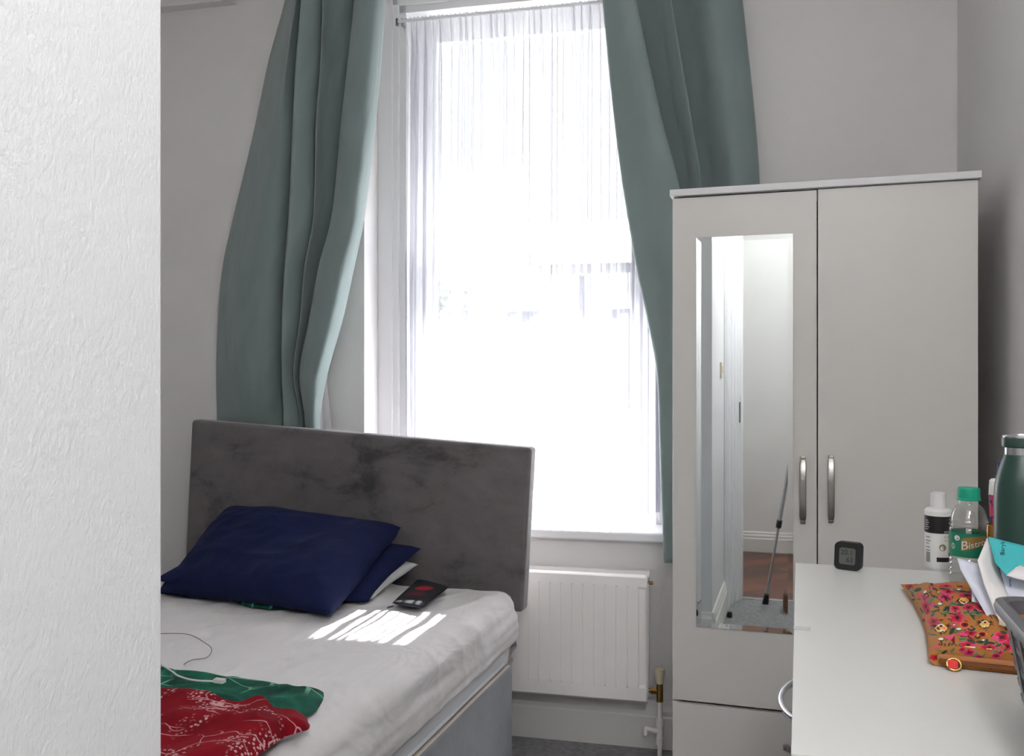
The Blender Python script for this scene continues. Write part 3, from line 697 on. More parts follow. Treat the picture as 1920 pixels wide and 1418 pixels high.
# ------------------------------------------------------------------ things on the chest
zz_ = cz+.0003
Zof = lambda y, t: H-(y-HY)/F*t
def base_at(px, t, z=zz_): r = ray(px, 709); return Vector((r.x*t, r.y*t, z))
# thermometer
tc = base_at(1590, 1.655); ty = math.radians(12)
th_ = thing('thermometer', 'small black square digital thermometer standing at the back of the chest top', 'thermometer', tuple(tc))
def rsq(hw, hh, r, n=8):
    pts = []
    for cx, cy, a0 in ((hw-r, hh-r, 0), (-hw+r, hh-r, pi/2), (-hw+r, -hh+r, pi), (hw-r, -hh+r, 1.5*pi)):
        for i in range(n+1): a = a0+pi/2*i/n; pts.append((cx+r*math.cos(a), cy+r*math.sin(a)))
    return pts
def slab(bm, outl, fr, y0, y1, bev=.0, mi=0):
    rings = []
    for y, s in ((y0+bev, 1), (y0, 1-bev*0-.0), ):
        pass
    a = [bm.verts.new(fr(x, y1, z)) for x, z in outl]; b = [bm.verts.new(fr(x, y0, z)) for x, z in outl]
    n = len(outl)
    for i in range(n): bm.faces.new((a[i], a[(i+1) % n], b[(i+1) % n], b[i])).material_index = mi
    bm.faces.new(a[::-1]).material_index = mi; bm.faces.new(b).material_index = mi
    return bm
thH = .0248
exT = Vector((math.cos(YAW-.50+.0), math.sin(YAW-.50), 0))
exT = Vector((math.cos(-.36), math.sin(-.36), 0)); eyT = Vector((-exT.y, exT.x, 0)); tilt = Vector((0, 0, 1))*.995+eyT*.12
frT = lambda x, y, z: tc+exT*x+eyT*y+tilt*(z+thH)
bm = slab(bmesh.new(), rsq(.0235, thH, .009), frT, -.007, .009); bmesh.ops.recalc_face_normals(bm, faces=bm.faces)
ob('casing', bm, m_blackp, th_)
m_lcd = P('lcd_grey', (92, 94, 90), .35, var=(40, .05)); m_seg = P('lcd_segment', (34, 34, 34), .4, var=(40, .05))
ob('screen', slab(bmesh.new(), rsq(.0145, .0148, .004), frT, -.0076, -.0070), m_lcd, th_)
bm = text_bm('20.1', .0135, lambda x, y: frT(x-.001, -.0079, y+.0065)); text_bm('63', .0125, lambda x, y: frT(x+.0045, -.0079, y-.0065), bm=bm)
ob('digits', bm, m_seg, th_, smooth=False)

# white bottle with black label band
t_ = 1.665; bc = base_at(1759, t_); f_ = t_/F
tob = thing('lotion_bottle', 'white plastic bottle with black label band at the back of the chest', 'bottle', tuple(bc))
z_ = lambda y: Zof(y, t_-.02)-bc.z
m_wpl = P('white_plastic', (224, 223, 220), .4, var=(10, .02))
rb = 23.5*f_
ob('bottle_body', lathe(bmesh.new(), bc, [(rb*.9, 0), (rb*.97, .002), (rb, .006), (rb, z_(962)), (rb*.97, z_(959)), (rb*.85, z_(956)), (rb*.6, z_(954))], 48), m_wpl, tob)
ob('cap', lathe(bmesh.new(), bc, [(13.8*f_, z_(956)), (13.8*f_, z_(930)), (13.2*f_, z_(927)), (11*f_, z_(925.5))], 40), m_wpl, tob)
def cyl(c, r, a0):               # lettering wrapped round a bottle; a0 faces the camera
    c = Vector(c)
    def fn(x, y, k=1.0): a = a0+x/r; return Vector((c.x+(r*k)*math.sin(a), c.y-(r*k)*math.cos(a), c.z+y))
    return fn
def aface(c): return math.atan2(c.x, c.y)*-1
def patch(bm, fn, x0, x1, y0, y1, k, mi=0, n=16, skew=0):
    grid(bm, lambda u, v: fn(x0+(x1-x0)*u, y0+(y1-y0)*v+skew*(u-.5), k), n, 1, mi); return bm
fn = cyl(bc, rb, -math.atan2(bc.x, bc.y)); dark, = (P('label_black', (26, 24, 26), .4, var=(20, .03)),)
bm = bmesh.new(); patch(bm, fn, -pi*rb, pi*rb, z_(1001), z_(969), 1.004, 0, 48)
patch(bm, fn, -.0025, .020, z_(1054), z_(1045.5), 1.004); patch(bm, fn, .019, .022, z_(1052), z_(1034), 1.006)
for i in range(9): patch(bm, fn, -.0235+i*.0011, -.0235+i*.0011+.0006, z_(1056), z_(1037), 1.006)
for y, l in ((1009, .010), (1016, .011), (1021, .007), (1028, .009), (1034, .010)):
    patch(bm, fn, -.024, -.024+l, z_(y+.6), z_(y-.6), 1.006)
o = ob('label', bm, dark, tob); o['label'] = 'black printed band and bars of the label'
bm = text_bm('ADV', .0055, lambda x, y: fn(x+.0155, y+z_(998), 1.01))
ob('white_lettering', bm, m_wpl, tob, smooth=False)
bm = bmesh.new()
for i in range(5): patch(bm, fn, -.026, -.018+.002*(i % 2), z_(978+4*i+.5), z_(978+4*i-.5), 1.01)
ob('fine_print', bm, m_wpl, tob, smooth=False)
ob('orange_lettering', text_bm('ARTE', .0055, lambda x, y: fn(x+.016, y+z_(1014.5), 1.008)), P('label_orange', (216, 140, 60), .5, var=(10, .03)), tob, smooth=False)
ob('grey_lettering', text_bm('B I E', .005, lambda x, y: fn(x+.015, y+z_(1007.5), 1.008)), P('label_grey', (110, 110, 110), .5, var=(10, .03)), tob, smooth=False)
bm = bmesh.new(); pts = [fn(.0078+.0062*math.cos(2*pi*i/28), z_(1027)+.0062*math.sin(2*pi*i/28), 1.008) for i in range(28)]
vs = [bm.verts.new(p) for p in pts]; bm.faces.new(vs); o = ob('seal', bm, P('label_bronze', (140, 120, 92), .5, var=(60, .1)), tob, smooth=False)
ob('numeral', text_bm('3', .0075, lambda x, y: fn(x+.008, y+z_(1027), 1.016)), m_wpl, o, smooth=False)

# water bottle
t_ = 1.535; bc = base_at(1816.5, t_); f_ = t_/F; z_ = lambda y: Zof(y, t_-.028)-bc.z
wbn = thing('water_bottle', 'small clear plastic water bottle with teal cap and green label beside the floral pouch', 'bottle', tuple(bc))
rB = 34.5*f_; prof = [(rB*.55, .001), (rB*.8, 0), (rB*.95, .004), (rB, .012)]
zz1 = z_(960)
y = .016
while y < z_(1050): prof += [(rB*.985, y), (rB*1.0, y+.003), (rB*.94, y+.006)]; y += .0085
prof += [(rB*.97, z_(1048)), (rB*.97, z_(1000))]
for k, yy in enumerate((996, 989, 982, 975, 968, 961)):
    f2 = [1, .985, .96, .92, .86, .78][k]; prof += [(rB*f2, z_(yy)), (rB*f2*.925, z_(yy-3.5))]
prof += [(rB*.66, z_(955)), (rB*.52, z_(950.5)), (16.5*f_, z_(948)), (16.2*f_, z_(940)), (14*f_, z_(938))]
ob('bottle_body', lathe(bmesh.new(), bc, prof, 56, cap=False), m_pet, wbn, ang=60)
m_teal = P('teal_cap', (14, 160, 128), .45, var=(20, .03))
bm = lathe(bmesh.new(), bc, [(20.5*f_, z_(942)), (20.5*f_, z_(939)), (19.6*f_, z_(938)), (19.4*f_, z_(921)), (18.4*f_, z_(918.6)), (16*f_, z_(918))], 60)
ob('cap', bm, m_teal, wbn)
fn = cyl(bc, rB*.985, -math.atan2(bc.x, bc.y)); m_lab = P('bottle_green_label', (14, 122, 92), .5, var=(8, .04)); m_tan = P('label_tan', (150, 118, 66), .5, var=(8, .08))
lab = ob('label', patch(bmesh.new(), fn, -pi*rB*.94, pi*rB*.94, z_(1047), z_(1001.5), 1.0, 0, 64), m_lab, wbn)
def poly(fn, pts, k, bm=None, mi=0):
    bm = bm or bmesh.new(); vs = [bm.verts.new(fn(x, y, k)) for x, y in pts]; bm.faces.new(vs).material_index = mi; return bm
pxs = lambda x, y: ((x-1816.5)*f_*1.02, z_(y))
def warp_poly(corners, n=14):
    c = corners; out = []
    for i in range(n): 
        u = i/n; out.append((c[0][0]+(c[1][0]-c[0][0])*u, c[0][1]+(c[1][1]-c[0][1])*u))
    return out
bm = bmesh.new(); A = [(-11, 1037), (40, 1020), (40, 1003), (-10, 1013)]
def tanfn(u, v):
    x = -13+58*u; yb = 1036-.33*(x+13)*1.0; yt = 1012-.30*max(0, min(x+13, 20))*.7-.05*(x+13)
    if u < .06: yb -= 2*(1-u/.06); yt += 2*(1-u/.06)
    p = pxs(1816.5+x, yb+(yt-yb)*v); return fn(p[0], p[1], 1.006)
grid(bm, tanfn, 24, 2); ob('emblem', bm, m_tan, lab)
def bis(x, y): p = pxs(1816.5+11.5, 1021); return fn(p[0]+x, p[1]+y+x*.26, 1.014)
bm = text_bm('istrol', .0150, lambda x, y: bis(x+.0045, y)); text_bm('B', .0205, lambda x, y: bis(x-.0170, y+.001), bm=bm)
ob('lettering', bm, m_wpl, lab, smooth=False)
bm = bmesh.new()
for (cx, cy, r0) in ((-20.5, 1011.5, 5.6),): poly(fn, [pxs(1816.5+cx+r0*math.cos(2*pi*i/20), cy+r0*.9*math.sin(2*pi*i/20)) for i in range(20)], 1.006, bm)
for r0, r1 in ((5.6, 4.6),):
    vs = [[bm.verts.new(fn(*pxs(1816.5-29+r*math.cos(2*pi*i/20)*.8, 1028+r*math.sin(2*pi*i/20)), 1.006)) for i in range(20)] for r in (r0, r1)]
    for i in range(20): bm.faces.new((vs[0][i], vs[0][(i+1) % 20], vs[1][(i+1) % 20], vs[1][i]))
text_bm('S', .009, lambda x, y: fn(x+pxs(1816.5-29, 1028)[0], y+z_(1028), 1.006), bm=bm)
ob('stamp', bm, m_wpl, lab, smooth=False)

# green flask
t_ = 1.30; bc = base_at(1916, t_); f_ = t_/F; z_ = lambda y: Zof(y, t_-.0)-bc.z
fl = thing('flask', 'dark green steel drinking flask behind the turquoise envelope', 'flask', tuple(bc))
m_fl = P('dark_green_coating', (36, 62, 54), .38, var=(300, .06)); rf = 47*f_
ob('flask_body', lathe(bmesh.new(), bc, [(rf*.9, 0), (rf*.97, .002), (rf, .006), (rf, z_(930)), (45.5*f_, z_(908)), (42*f_, z_(892)), (36.5*f_, z_(873)), (32*f_, z_(860)), (30.3*f_, z_(854)), (29*f_, z_(852.5))], 64), m_fl, fl)
ob('steel_neck', lathe(bmesh.new(), bc, [(29*f_, z_(853)), (29*f_, z_(838))], 48), m_silver, fl)
cp_ = ob('lid', lathe(bmesh.new(), bc, [(32*f_, z_(839)), (34*f_, z_(837)), (34*f_, z_(822)), (33*f_, z_(820.5))], 48), m_fl, fl)
ob('steel_rim', lathe(bmesh.new(), bc, [(32.5*f_, z_(821)), (32.5*f_, z_(818)), (31*f_, z_(816)), (27*f_, z_(815.5)), (26*f_, z_(818))], 48), m_silver, cp_)

# gold pot with tube and pen
t_ = 1.46; bc = base_at(1876, t_); f_ = t_/F; z_ = lambda y: Zof(y, t_)-bc.z
gp = ob('gold_pot', lathe(bmesh.new(), bc, [(.019, 0), (.0205, .002), (.0205, z_(985)), (.0195, z_(983.5)), (.0190, z_(985)), (.0185, .004)], 40, cap=False), m_gold)
tag(gp, 'small gold metal pot standing between the water bottle and the green flask', 'pot')
bm = bmesh.new()
def tubefn(c, w0, w1, d0, d1, z0, z1):
    def f(u, v):
        a = 2*pi*u; k = v; w_ = w0+(w1-w0)*k; d = d0+(d1-d0)*k; return Vector((c.x+w_*math.cos(a), c.y+d*math.sin(a), z0+(z1-z0)*k))
    return f
tcn = base_at(1870, t_, bc.z)
ht = thing('hand_cream_tube', 'floral pink tube with a white cap standing in the gold pot', 'tube', (tcn.x, tcn.y, bc.z+.006))
def fmat():
    t = NT('floral_tube_print'); v = t.new('ShaderNodeTexVoronoi'); v.inputs['Scale'].default_value = 110; t.link(t.coord(), v.inputs['Vector'])
    t.link(t.ramp(v.outputs['Distance'], [(.2, rgb(204, 60, 96)), (.5, rgb(186, 70, 110)), (.6, rgb(40, 40, 80))]), t.b.inputs['Base Color']); return t.m
grid(bm, tubefn(tcn, .0055, .0125, .005, .010, bc.z+.008, z_(928)+bc.z), 28, 8); 
ob('tube_body', bm, fmat(), ht)
bm = bmesh.new(); grid(bm, tubefn(tcn, .0128, .0118, .0105, .0095, z_(928)+bc.z, z_(902)+bc.z), 28, 3)
grid(bm, tubefn(tcn, .0118, .0090, .0095, .006, z_(902)+bc.z, z_(898)+bc.z), 28, 2); grid(bm, tubefn(tcn, .0090, .0001, .006, .0001, z_(898)+bc.z, z_(897.5)+bc.z), 28, 1)
ob('cap', bm, m_wpl, ht)
m_blue = P('blue_plastic', (44, 44, 110), .4, var=(20, .05))
a, b = Pt(1878, 985, t_+.012), Pt(1875, 866, t_+.012)
pn = thing('pen', 'blue-ended pen standing in the gold pot half hidden by the flask', 'pen', tuple(a))
a.z = bc.z+.01
ob('barrel', tube(bmesh.new(), [a, a.lerp(b, .93)], .0036, 12), m_wpl, pn); ob('cap', tube(bmesh.new(), [a.lerp(b, .93), b], [.004, .0036], 12), m_blue, pn)

# ------------------------------------------------------------------ floral pouch
BL = PZ(1688, 1096, cz+.0095); FL = PZ(1741, 1236, cz+.008); FR = PZ(1938, 1256, cz+.008); BR = PZ(1930, 1092, cz+.0095)
FLx = FL.copy(); th_p = .022
m_och = P('ochre_cotton', (170, 112, 56), .75, var=(25, .05), bmp=(60, .3, .003), spec=.2)
pc = (BL+FL+FR+BR)/4
def pfn(sg):
    def f(u, v):           # v 0 front .. 1 back
        p = (FL*(1-u)+FR*u)*(1-v)+(BL*(1-u)+BR*u)*v
        p.x += .012*math.sin(pi*v)*(1-u)*.9
        edge = min(1, u*9)**.6*min(1, (1-u)*9)**.6
        h = (.008+.026*math.sin(pi*min(1, .04+v*.96))**.8)*edge if v < 1 else 0
        h *= (1-v**6)
        fr = .5*th_p*.62*max(0, 1-v*7)*edge**.5
        n = .0035*fbm((u*3, v*3, 2.2), 2)*edge*(1-v**4)+.004*edge*max(0, 1-3*abs(noise.noise(Vector((u*4+v*1.5, v*2.2, 7)))))*(1-v**4)
        zc = cz+.0095
        hh_ = max(h, fr)
        return Vector((p.x, p.y, zc+hh_+n if sg > 0 else max(cz+.001, zc-max(hh_, .0075*edge))))
    return f
bm = bmesh.new(); top = grid(bm, pfn(1), 60, 44); bot = grid(bm, pfn(-1), 60, 44, flip=True)
for r1, r2 in (([v for v in top[-1]], [v for v in bot[-1]]), ([r[0] for r in top], [r[0] for r in bot]), ([r[-1] for r in top], [r[-1] for r in bot]), ([v for v in top[0]], [v for v in bot[0]])):
    for i in range(len(r1)-1):
        try: bm.faces.new((r1[i], r1[i+1], r2[i+1], r2[i]))
        except ValueError: pass
bmesh.ops.remove_doubles(bm, verts=bm.verts, dist=.0003); bmesh.ops.recalc_face_normals(bm, faces=bm.faces)
bvh = BVHTree.FromBMesh(bm)
decm = [m_och]
def dm(name, c): decm.append(P(name, c, .75, var=(120, .10), spec=.2)); return len(decm)-1
D = dict(rose=dm('print_rose', (190, 34, 60)), rose2=dm('print_deep_rose', (160, 20, 44)), pink=dm('print_pink', (208, 72, 118)), leaf=dm('print_leaf', (112, 128, 92)), leaf2=dm('print_dark_leaf', (50, 72, 62)), blk=dm('print_black', (44, 26, 38)), wht=dm('print_white', (222, 218, 206)), org=dm('print_orange', (232, 130, 60)), org2=dm('print_burnt_orange', (196, 96, 36)), yel=dm('print_yellow', (222, 176, 86)), mar=dm('print_maroon', (116, 24, 44)))
lvl = [0]
def hit(px, py, k):
    r = ray(px, py).normalized(); loc, nn, _, _ = bvh.ray_cast(C0, r)
    if loc is None: return None
    return loc+Vector((0, 0, 1))*(.00025+k*.00012)-r*.0002
def dec(pts, mi, k):            # pts in the 1920x1344 detail crop, 9.6 px per photo px
    ps = [hit(1700+x/9.6, 1090+y/9.6, k) for x, y in pts]
    if any(p is None for p in ps): return
    vs = [bm.verts.new(p) for p in ps]
    c = bm.verts.new(hit(1700+sum(p[0] for p in pts)/len(pts)/9.6, 1090+sum(p[1] for p in pts)/len(pts)/9.6, k) or sum(ps, Vector())/len(ps))
    for i in range(len(vs)): bm.faces.new((c, vs[i], vs[(i+1) % len(vs)])).material_index = mi
def ell(cx, cy, rx, ry, mi, k, n=18, lob=0, amp=.15, rot=0, ph=0):
    pts = []
    for i in range(n):
        a = 2*pi*i/n; r = 1+amp*math.cos(lob*a+ph) if lob else 1; x, y = rx*r*math.cos(a), ry*r*math.sin(a)
        pts.append((cx+x*math.cos(rot)-y*math.sin(rot), cy+x*math.sin(rot)+y*math.cos(rot)))
    dec(pts, mi, k)
def rose(cx, cy, r, ry=None, a='rose', ph=0):
    ry = ry or r*.62
    ell(cx, cy, r*1.08, ry*1.1, D['pink'], 0, 30, 5, .14, 0, ph); ell(cx, cy, r*.9, ry*.88, D[a], 1, 30, 5, .12, 0, ph+.6)
    ell(cx+r*.1, cy+ry*.05, r*.52, ry*.5, D['rose2'], 2, 18, 4, .2, 0, ph); ell(cx+r*.05, cy+ry*.1, r*.27, ry*.32, D['blk'], 3, 14, 3, .3, 0, 1.5)
def leaf(cx, cy, l, w_, rot, d=False):
    l *= 1.2; w_ = w_*1.15+3
    ell(cx, cy, l, w_, D['leaf2' if d else 'leaf'], 1, 14, 2, .0, rot)
    ell(cx+2, cy+3, l*.9, w_*.18, D['leaf2'], 2, 10, 0, 0, rot)
for q in ((870, 490, 78, 44), (1110, 475, 92, 50), (905, 655, 110, 82), (480, 725, 95, 60), (340, 455, 55, 78), (700, 300, 95, 55), (1150, 940, 100, 48), (1700, 1010, 125, 75), (1820, 1170, 110, 75), (1100, 1150, 130, 50), (1470, 1200, 130, 45), (300, 705, 50, 58), (110, 340, 60, 60), (740, 190, 110, 38), (1060, 255, 110, 40), (1330, 460, 90, 55), (375, 530, 42, 70), (690, 90, 110, 26), (160, 60, 90, 16), (1400, 560, 60, 50)):
    rose(q[0], q[1], q[2]*1.15, q[3]*1.15, ph=q[0])
for q in ((230, 265, 45, 36), (440, 1050, 100, 40), (460, 430, 50, 40), (330, 300, 70, 40), (860, 800, 48, 36), (360, 1060, 60, 40), (540, 1180, 50, 34)): ell(q[0], q[1], q[2], q[3], D['pink'], 1, 16, 5, .12)
for q in ((330, 200, 34, 24, -.6), (600, 415, 42, 23, 0), (940, 870, 46, 22, 0), (615, 1050, 48, 24, 0), (940, 155, 40, 14, 0), (1380, 1070, 26, 16, 0), (575, 205, 20, 10, 0), (855, 797, 20, 14, 0)):
    ell(q[0]+4, q[1]+5, q[2]*1.12, q[3]*1.15, D['blk'], 2, 16, rot=q[4]); ell(*q[:4], D['wht'], 3, 16, rot=q[4])
for q in ((1045, 795, 88, 58), (1365, 968, 92, 55), (195, 590, 36, 44), (965, 100, 80, 22)):
    ell(*q, D['org'], 2, 26); ell(q[0], q[1], q[2]*.82, q[3]*.8, D['rose2'], 3, 26); ell(q[0], q[1], q[2]*.46, q[3]*.44, D['blk'], 4, 14, 3, .25, 0, 1.5)
for q in ((680, 695, 42, 28), (1110, 690, 45, 30), (880, 275, 50, 26), (1400, 640, 50, 40)): ell(*q, D['org2'], 1, 24, 6, .3)
random.seed(11)
for cx, cy, l, w_, r, d in ((720, 500, 50, 34, -.5, 1), (650, 590, 40, 22, .3, 0), (735, 560, 40, 28, -.7, 0), (690, 610, 34, 14, 1.3, 1), (520, 540, 75, 12, -.3, 1), (530, 465, 50, 16, .2, 1), (470, 600, 46, 22, -.9, 0), (830, 600, 60, 14, .2, 1), (1070, 565, 50, 30, -.2, 0), (1200, 575, 60, 28, 0, 0), (1180, 640, 70, 14, .9, 1), (1260, 550, 60, 14, .8, 1), (1310, 575, 60, 12, 0, 1), (200, 160, 60, 26, -.3, 1), (80, 200, 50, 30, .3, 0), (100, 240, 50, 14, 1, 1), (20, 130, 44, 14, .8, 1), (500, 280, 50, 14, .3, 1), (460, 330, 40, 22, -.9, 0), (700, 150, 95, 12, .1, 1), (830, 160, 90, 14, .2, 0), (1060, 195, 95, 12, .1, 1), (860, 420, 60, 26, .4, 0), (790, 420, 40, 22, -.9, 0), (950, 430, 60, 14, .1, 1), (820, 900, 60, 28, -.9, 1), (900, 910, 50, 16, -.4, 0), (470, 970, 70, 16, .1, 0), (340, 960, 60, 22, .4, 0), (370, 905, 60, 10, .2, 1), (1010, 1050, 60, 26, 0, 0), (1160, 1090, 70, 22, .4, 1), (1320, 1100, 60, 20, .1, 1), (1430, 1110, 60, 24, -1.2, 1), (1510, 1120, 70, 18, .1, 1), (1630, 1120, 50, 16, .5, 0), (1650, 1165, 50, 12, -.3, 1), (1190, 885, 50, 16, -.6, 1), (1130, 880, 40, 12, .6, 1), (140, 450, 40, 22, -.8, 1), (285, 560, 36, 18, -.9, 0), (270, 640, 40, 10, .3, 1), (1290, 600, 55, 20, .3, 0), (400, 370, 40, 12, -.9, 0), (1740, 930, 60, 20, .2, 1), (1180, 340, 50, 12, 0, 1)):
    leaf(cx, cy, l, w_, r, d)
random.seed(23)
for i in range(170):
    cx, cy = random.uniform(-60, 2100), random.uniform(20, 1620)
    if 60 < cx < 1850 and 60 < cy < 1240:
        leaf(cx, cy, random.uniform(22, 40), random.uniform(4, 10), random.uniform(-1.4, 1.4), random.random() < .6); continue
    if random.random() < .45: rose(cx, cy, random.uniform(60, 95), None, ph=cx)
    else: leaf(cx, cy, random.uniform(40, 65), random.uniform(12, 24), random.uniform(-1, 1), random.random() < .5)
def tiger(cx, cy, s, fl_=1):
    for k in range(5):
        a = -.15-.14*k; 
        for sg in (-1, 1):
            x0, y0 = cx+sg*70*s, cy-10*s-6*k*s; x1, y1 = cx+sg*(230-18*k)*s, cy-(10+22*k)*s*fl_+(40*s if k == 0 else 0)
            dec([(x0, y0), ((x0+x1)/2, (y0+y1)/2-18*s), (x1, y1), ((x0+x1)/2, (y0+y1)/2-10*s)], D['blk'], 2)
    ell(cx, cy, 122*s, 84*s, D['blk'], 3, 24, 7, .08); ell(cx, cy, 110*s, 74*s, D['yel'], 4, 24, 6, .07)
    ell(cx, cy-fl_*52*s, 52*s, 28*s, D['wht'], 5, 14); ell(cx, cy-fl_*38*s, 30*s, 20*s, D['mar'], 6, 12)
    ell(cx+58*s, cy+4*s, 36*s, 26*s, D['org'], 5, 14); ell(cx-40*s, cy+22*s, 30*s, 8*s, D['blk'], 5, 8, rot=.3); ell(cx-62*s, cy-2*s, 26*s, 8*s, D['blk'], 5, 8, rot=-.5)
    ell(cx+10*s, cy+40*s, 60*s, 12*s, D['wht'], 5, 12); ell(cx+30*s, cy+56*s, 26*s, 9*s, D['blk'], 6, 8)
tiger(620, 860, 1); tiger(1410, 790, .85, 1); tiger(1030, 360, .8, -1)
dec([(670, 1010), (860, 970), (850, 1040), (770, 1080)], D['pink'], 4); dec([(860, 990), (870, 1150), (800, 1080)], D['mar'], 5)
dec([(900, 970), (1000, 925), (1110, 970), (1090, 1010)], D['pink'], 4); dec([(1090, 985), (1250, 1085), (1120, 1040)], D['mar'], 5)
dec([(350, 110), (520, 90), (480, 150), (370, 145)], D['pink'], 4); dec([(480, 100), (530, 165), (460, 150)], D['mar'], 5)
dec([(1040, 1185), (1150, 1185), (1150, 1215), (1040, 1205)], D['yel'], 6); dec([(1150, 1190), (1240, 1195), (1230, 1222), (1150, 1215)], D['wht'], 6); dec([(1430, 1222), (1540, 1225), (1540, 1255), (1430, 1245)], D['yel'], 6)
def ttx(cx, cy, size, rot, s):
    def fn_(x, y):
        xx, yy = x*math.cos(rot)-y*math.sin(rot), x*math.sin(rot)+y*math.cos(rot)
        return hit(1700+(cx+xx)/9.6, 1090+(cy-yy)/9.6, 7) or Vector((pc.x, pc.y, cz+.01))
    text_bm(s, size, fn_, D['blk'], bm)
ttx(375, 265, 120, .55, 'JOY'); ttx(690, 285, 95, .15, 'aire'); ttx(640, 1150, 95, -.15, 'aire')
po = thing('pouch', 'ochre zip pouch printed with red roses and tigers, lying on the chest beside the basket', 'pouch', (pc.x, pc.y, cz))
ob('pouch_body', bm, decm, po, ang=60)
# zip band on the front edge
zf0 = FL+Vector((.012, -.0015, 0)); zf1 = FR+Vector((-.004, -.0015, 0))
m_zip = P('tan_zip_tape', (160, 98, 48), .6, bmp=(900, .6, .001)); m_teeth = P('zip_teeth', (130, 76, 36), .4, bmp=(1600, .8, .001))
frx = (zf1-zf0).normalized(); fnz = Vector((frx.y, -frx.x, 0))
bm = bmesh.new(); grid(bm, lambda u, v: zf0.lerp(zf1, u)+fnz*(.004+.004*math.sin(pi*v))+Vector((0, 0, cz+.0055-zf0.lerp(zf1, u).z+.0115*v)), 30, 6, flip=True)
zb = ob('zip', bm, m_zip, po)
bm = bmesh.new()
for k in (.42, .58): tube(bm, [Vector((p.x, p.y, cz+.0055+.0115*k))+fnz*.0082 for p in (zf0, zf1)], .0009, 6)
ob('zip_teeth', bm, m_teeth, zb)
zp_ = PZ(1768, 1231, cz+.012)+fnz*.003
bm = bmesh.new(); box(bm, (-.007, -.003, -.003), (.008, .001, .003), lambda x, y, z: zp_+frx*x-fnz*y+Vector((0, 0, z)), bev=.0015)
ring = [zp_+frx*(.011+.0075*math.cos(a))+fnz*(.012-.003*math.sin(a))+Vector((0, 0, -.004+.006*math.sin(a))) for a in [2*pi*i/28 for i in range(29)]]
tube(bm, ring, .0013, 6); ob('zip_slider', bm, P('pale_brass', (176, 150, 84), .3, 1, var=(60, .1)), po)
a = PZ(1786, 1243, cz+.009)+fnz*.006
ob('pull_tab', box(bmesh.new(), (-.0055, -.0015, -.005), (.0055, .0015, .0045), lambda x, y, z: a+frx*x+fnz*y+Vector((0, 0, z)), bev=.0008), P('coral_leather', (226, 58, 62), .6, var=(60, .06)), po)
a = hit(1833, 1197, 9)
if a: ob('stud', lathe(bmesh.new(), a, [(.0035, 0), (.0035, .002), (.002, .004)], 14), m_gold, po)

# ------------------------------------------------------------------ basket
m_bk = P('dark_grey_plastic', (84, 84, 88), .42, var=(12, .04), bmp=(80, .1, .002))
bk = thing('basket', 'dark grey woven plastic basket at the right edge of the chest top', 'basket', (.315, .90, cz))
rx0, rx1, ry0, ry1, rz = .200, .425, .72, 1.055, cz+.120; ins = .020
def wallpt(side, s, h):         # s 0..1 along, h 0..1 up
    k = ins*(1-h); X0, X1, Y0, Y1 = rx0+k, rx1-k, ry0+k, ry1-k
    return {'l': Vector((X0, Y0+(Y1-Y0)*s, 0)), 'r': Vector((X1, Y0+(Y1-Y0)*s, 0)), 'b': Vector((X0+(X1-X0)*s, Y1, 0)), 'f': Vector((X0+(X1-X0)*s, Y0, 0))}[side]+Vector((0, 0, cz+.001+h*(rz-cz-.001)))
bm = bmesh.new()
nrm_ = {'l': Vector((-1, 0, 0)), 'r': Vector((1, 0, 0)), 'b': Vector((0, 1, 0)), 'f': Vector((0, -1, 0))}
def strap(side, s0, s1, h0, h1, off=0, th=.0022, n=1):
    N = nrm_[side]; a = [[wallpt(side, s, h)+N*(off+q) for q in (-th/2, th/2)] for s, h in ((s0, h0), (s1, h0), (s1, h1), (s0, h1))]
    v = [[bm.verts.new(p) for p in r] for r in a]
    bm.faces.new([r[1] for r in v]); bm.faces.new([r[0] for r in v][::-1])
    for i in range(4): bm.faces.new((v[i][0], v[i][1], v[(i+1) % 4][1], v[(i+1) % 4][0]))
for side, L in (('l', .335), ('r', .335), ('b', .225), ('f', .225)):
    n = int(L/.020); w_ = .0105/L
    for i in range(n+1):
        s = i/n*(1-w_); strap(side, s, s+w_, 0, .97, (.0012 if i % 2 else -.0012))
    for h in (.04, .17, .30, .43, .62, .76, .88): strap(side, 0, 1, h, h+.058, 0)
box(bm, (rx0+ins, ry0+ins, cz+.0005), (rx1-ins, ry1-ins, cz+.003))
bmesh.ops.recalc_face_normals(bm, faces=bm.faces); ob('lattice_body', bm, m_bk, bk, smooth=False)
def rrect(x0, x1, y0, y1, r, n=8):
    pts = []
    for cx, cy, a0 in ((x1-r, y1-r, 0), (x0+r, y1-r, pi/2), (x0+r, y0+r, pi), (x1-r, y0+r, 1.5*pi)):
        for i in range(n+1): a = a0+pi/2*i/n; pts.append((cx+r*math.cos(a), cy+r*math.sin(a)))
    return pts
bm = bmesh.new(); sec = [(-.004, -.014), (-.003, 0), (.002, .003), (.009, .0015), (.0105, -.004), (.009, -.010), (.007, -.004), (.0, -.002), (-.001, -.014)]
rings = []
for dx, dz in sec: rings.append([bm.verts.new((x, y, rz+dz)) for x, y in rrect(rx0-dx, rx1+dx, ry0-dx, ry1+dx, .022+dx*.8)])
for a, b in zip(rings, rings[1:]+rings[:1]):
    n = len(a)
    for i in range(n): bm.faces.new((a[i], a[(i+1) % n], b[(i+1) % n], b[i]))
bmesh.ops.recalc_face_normals(bm, faces=bm.faces); ob('rim', bm, m_bk, bk)
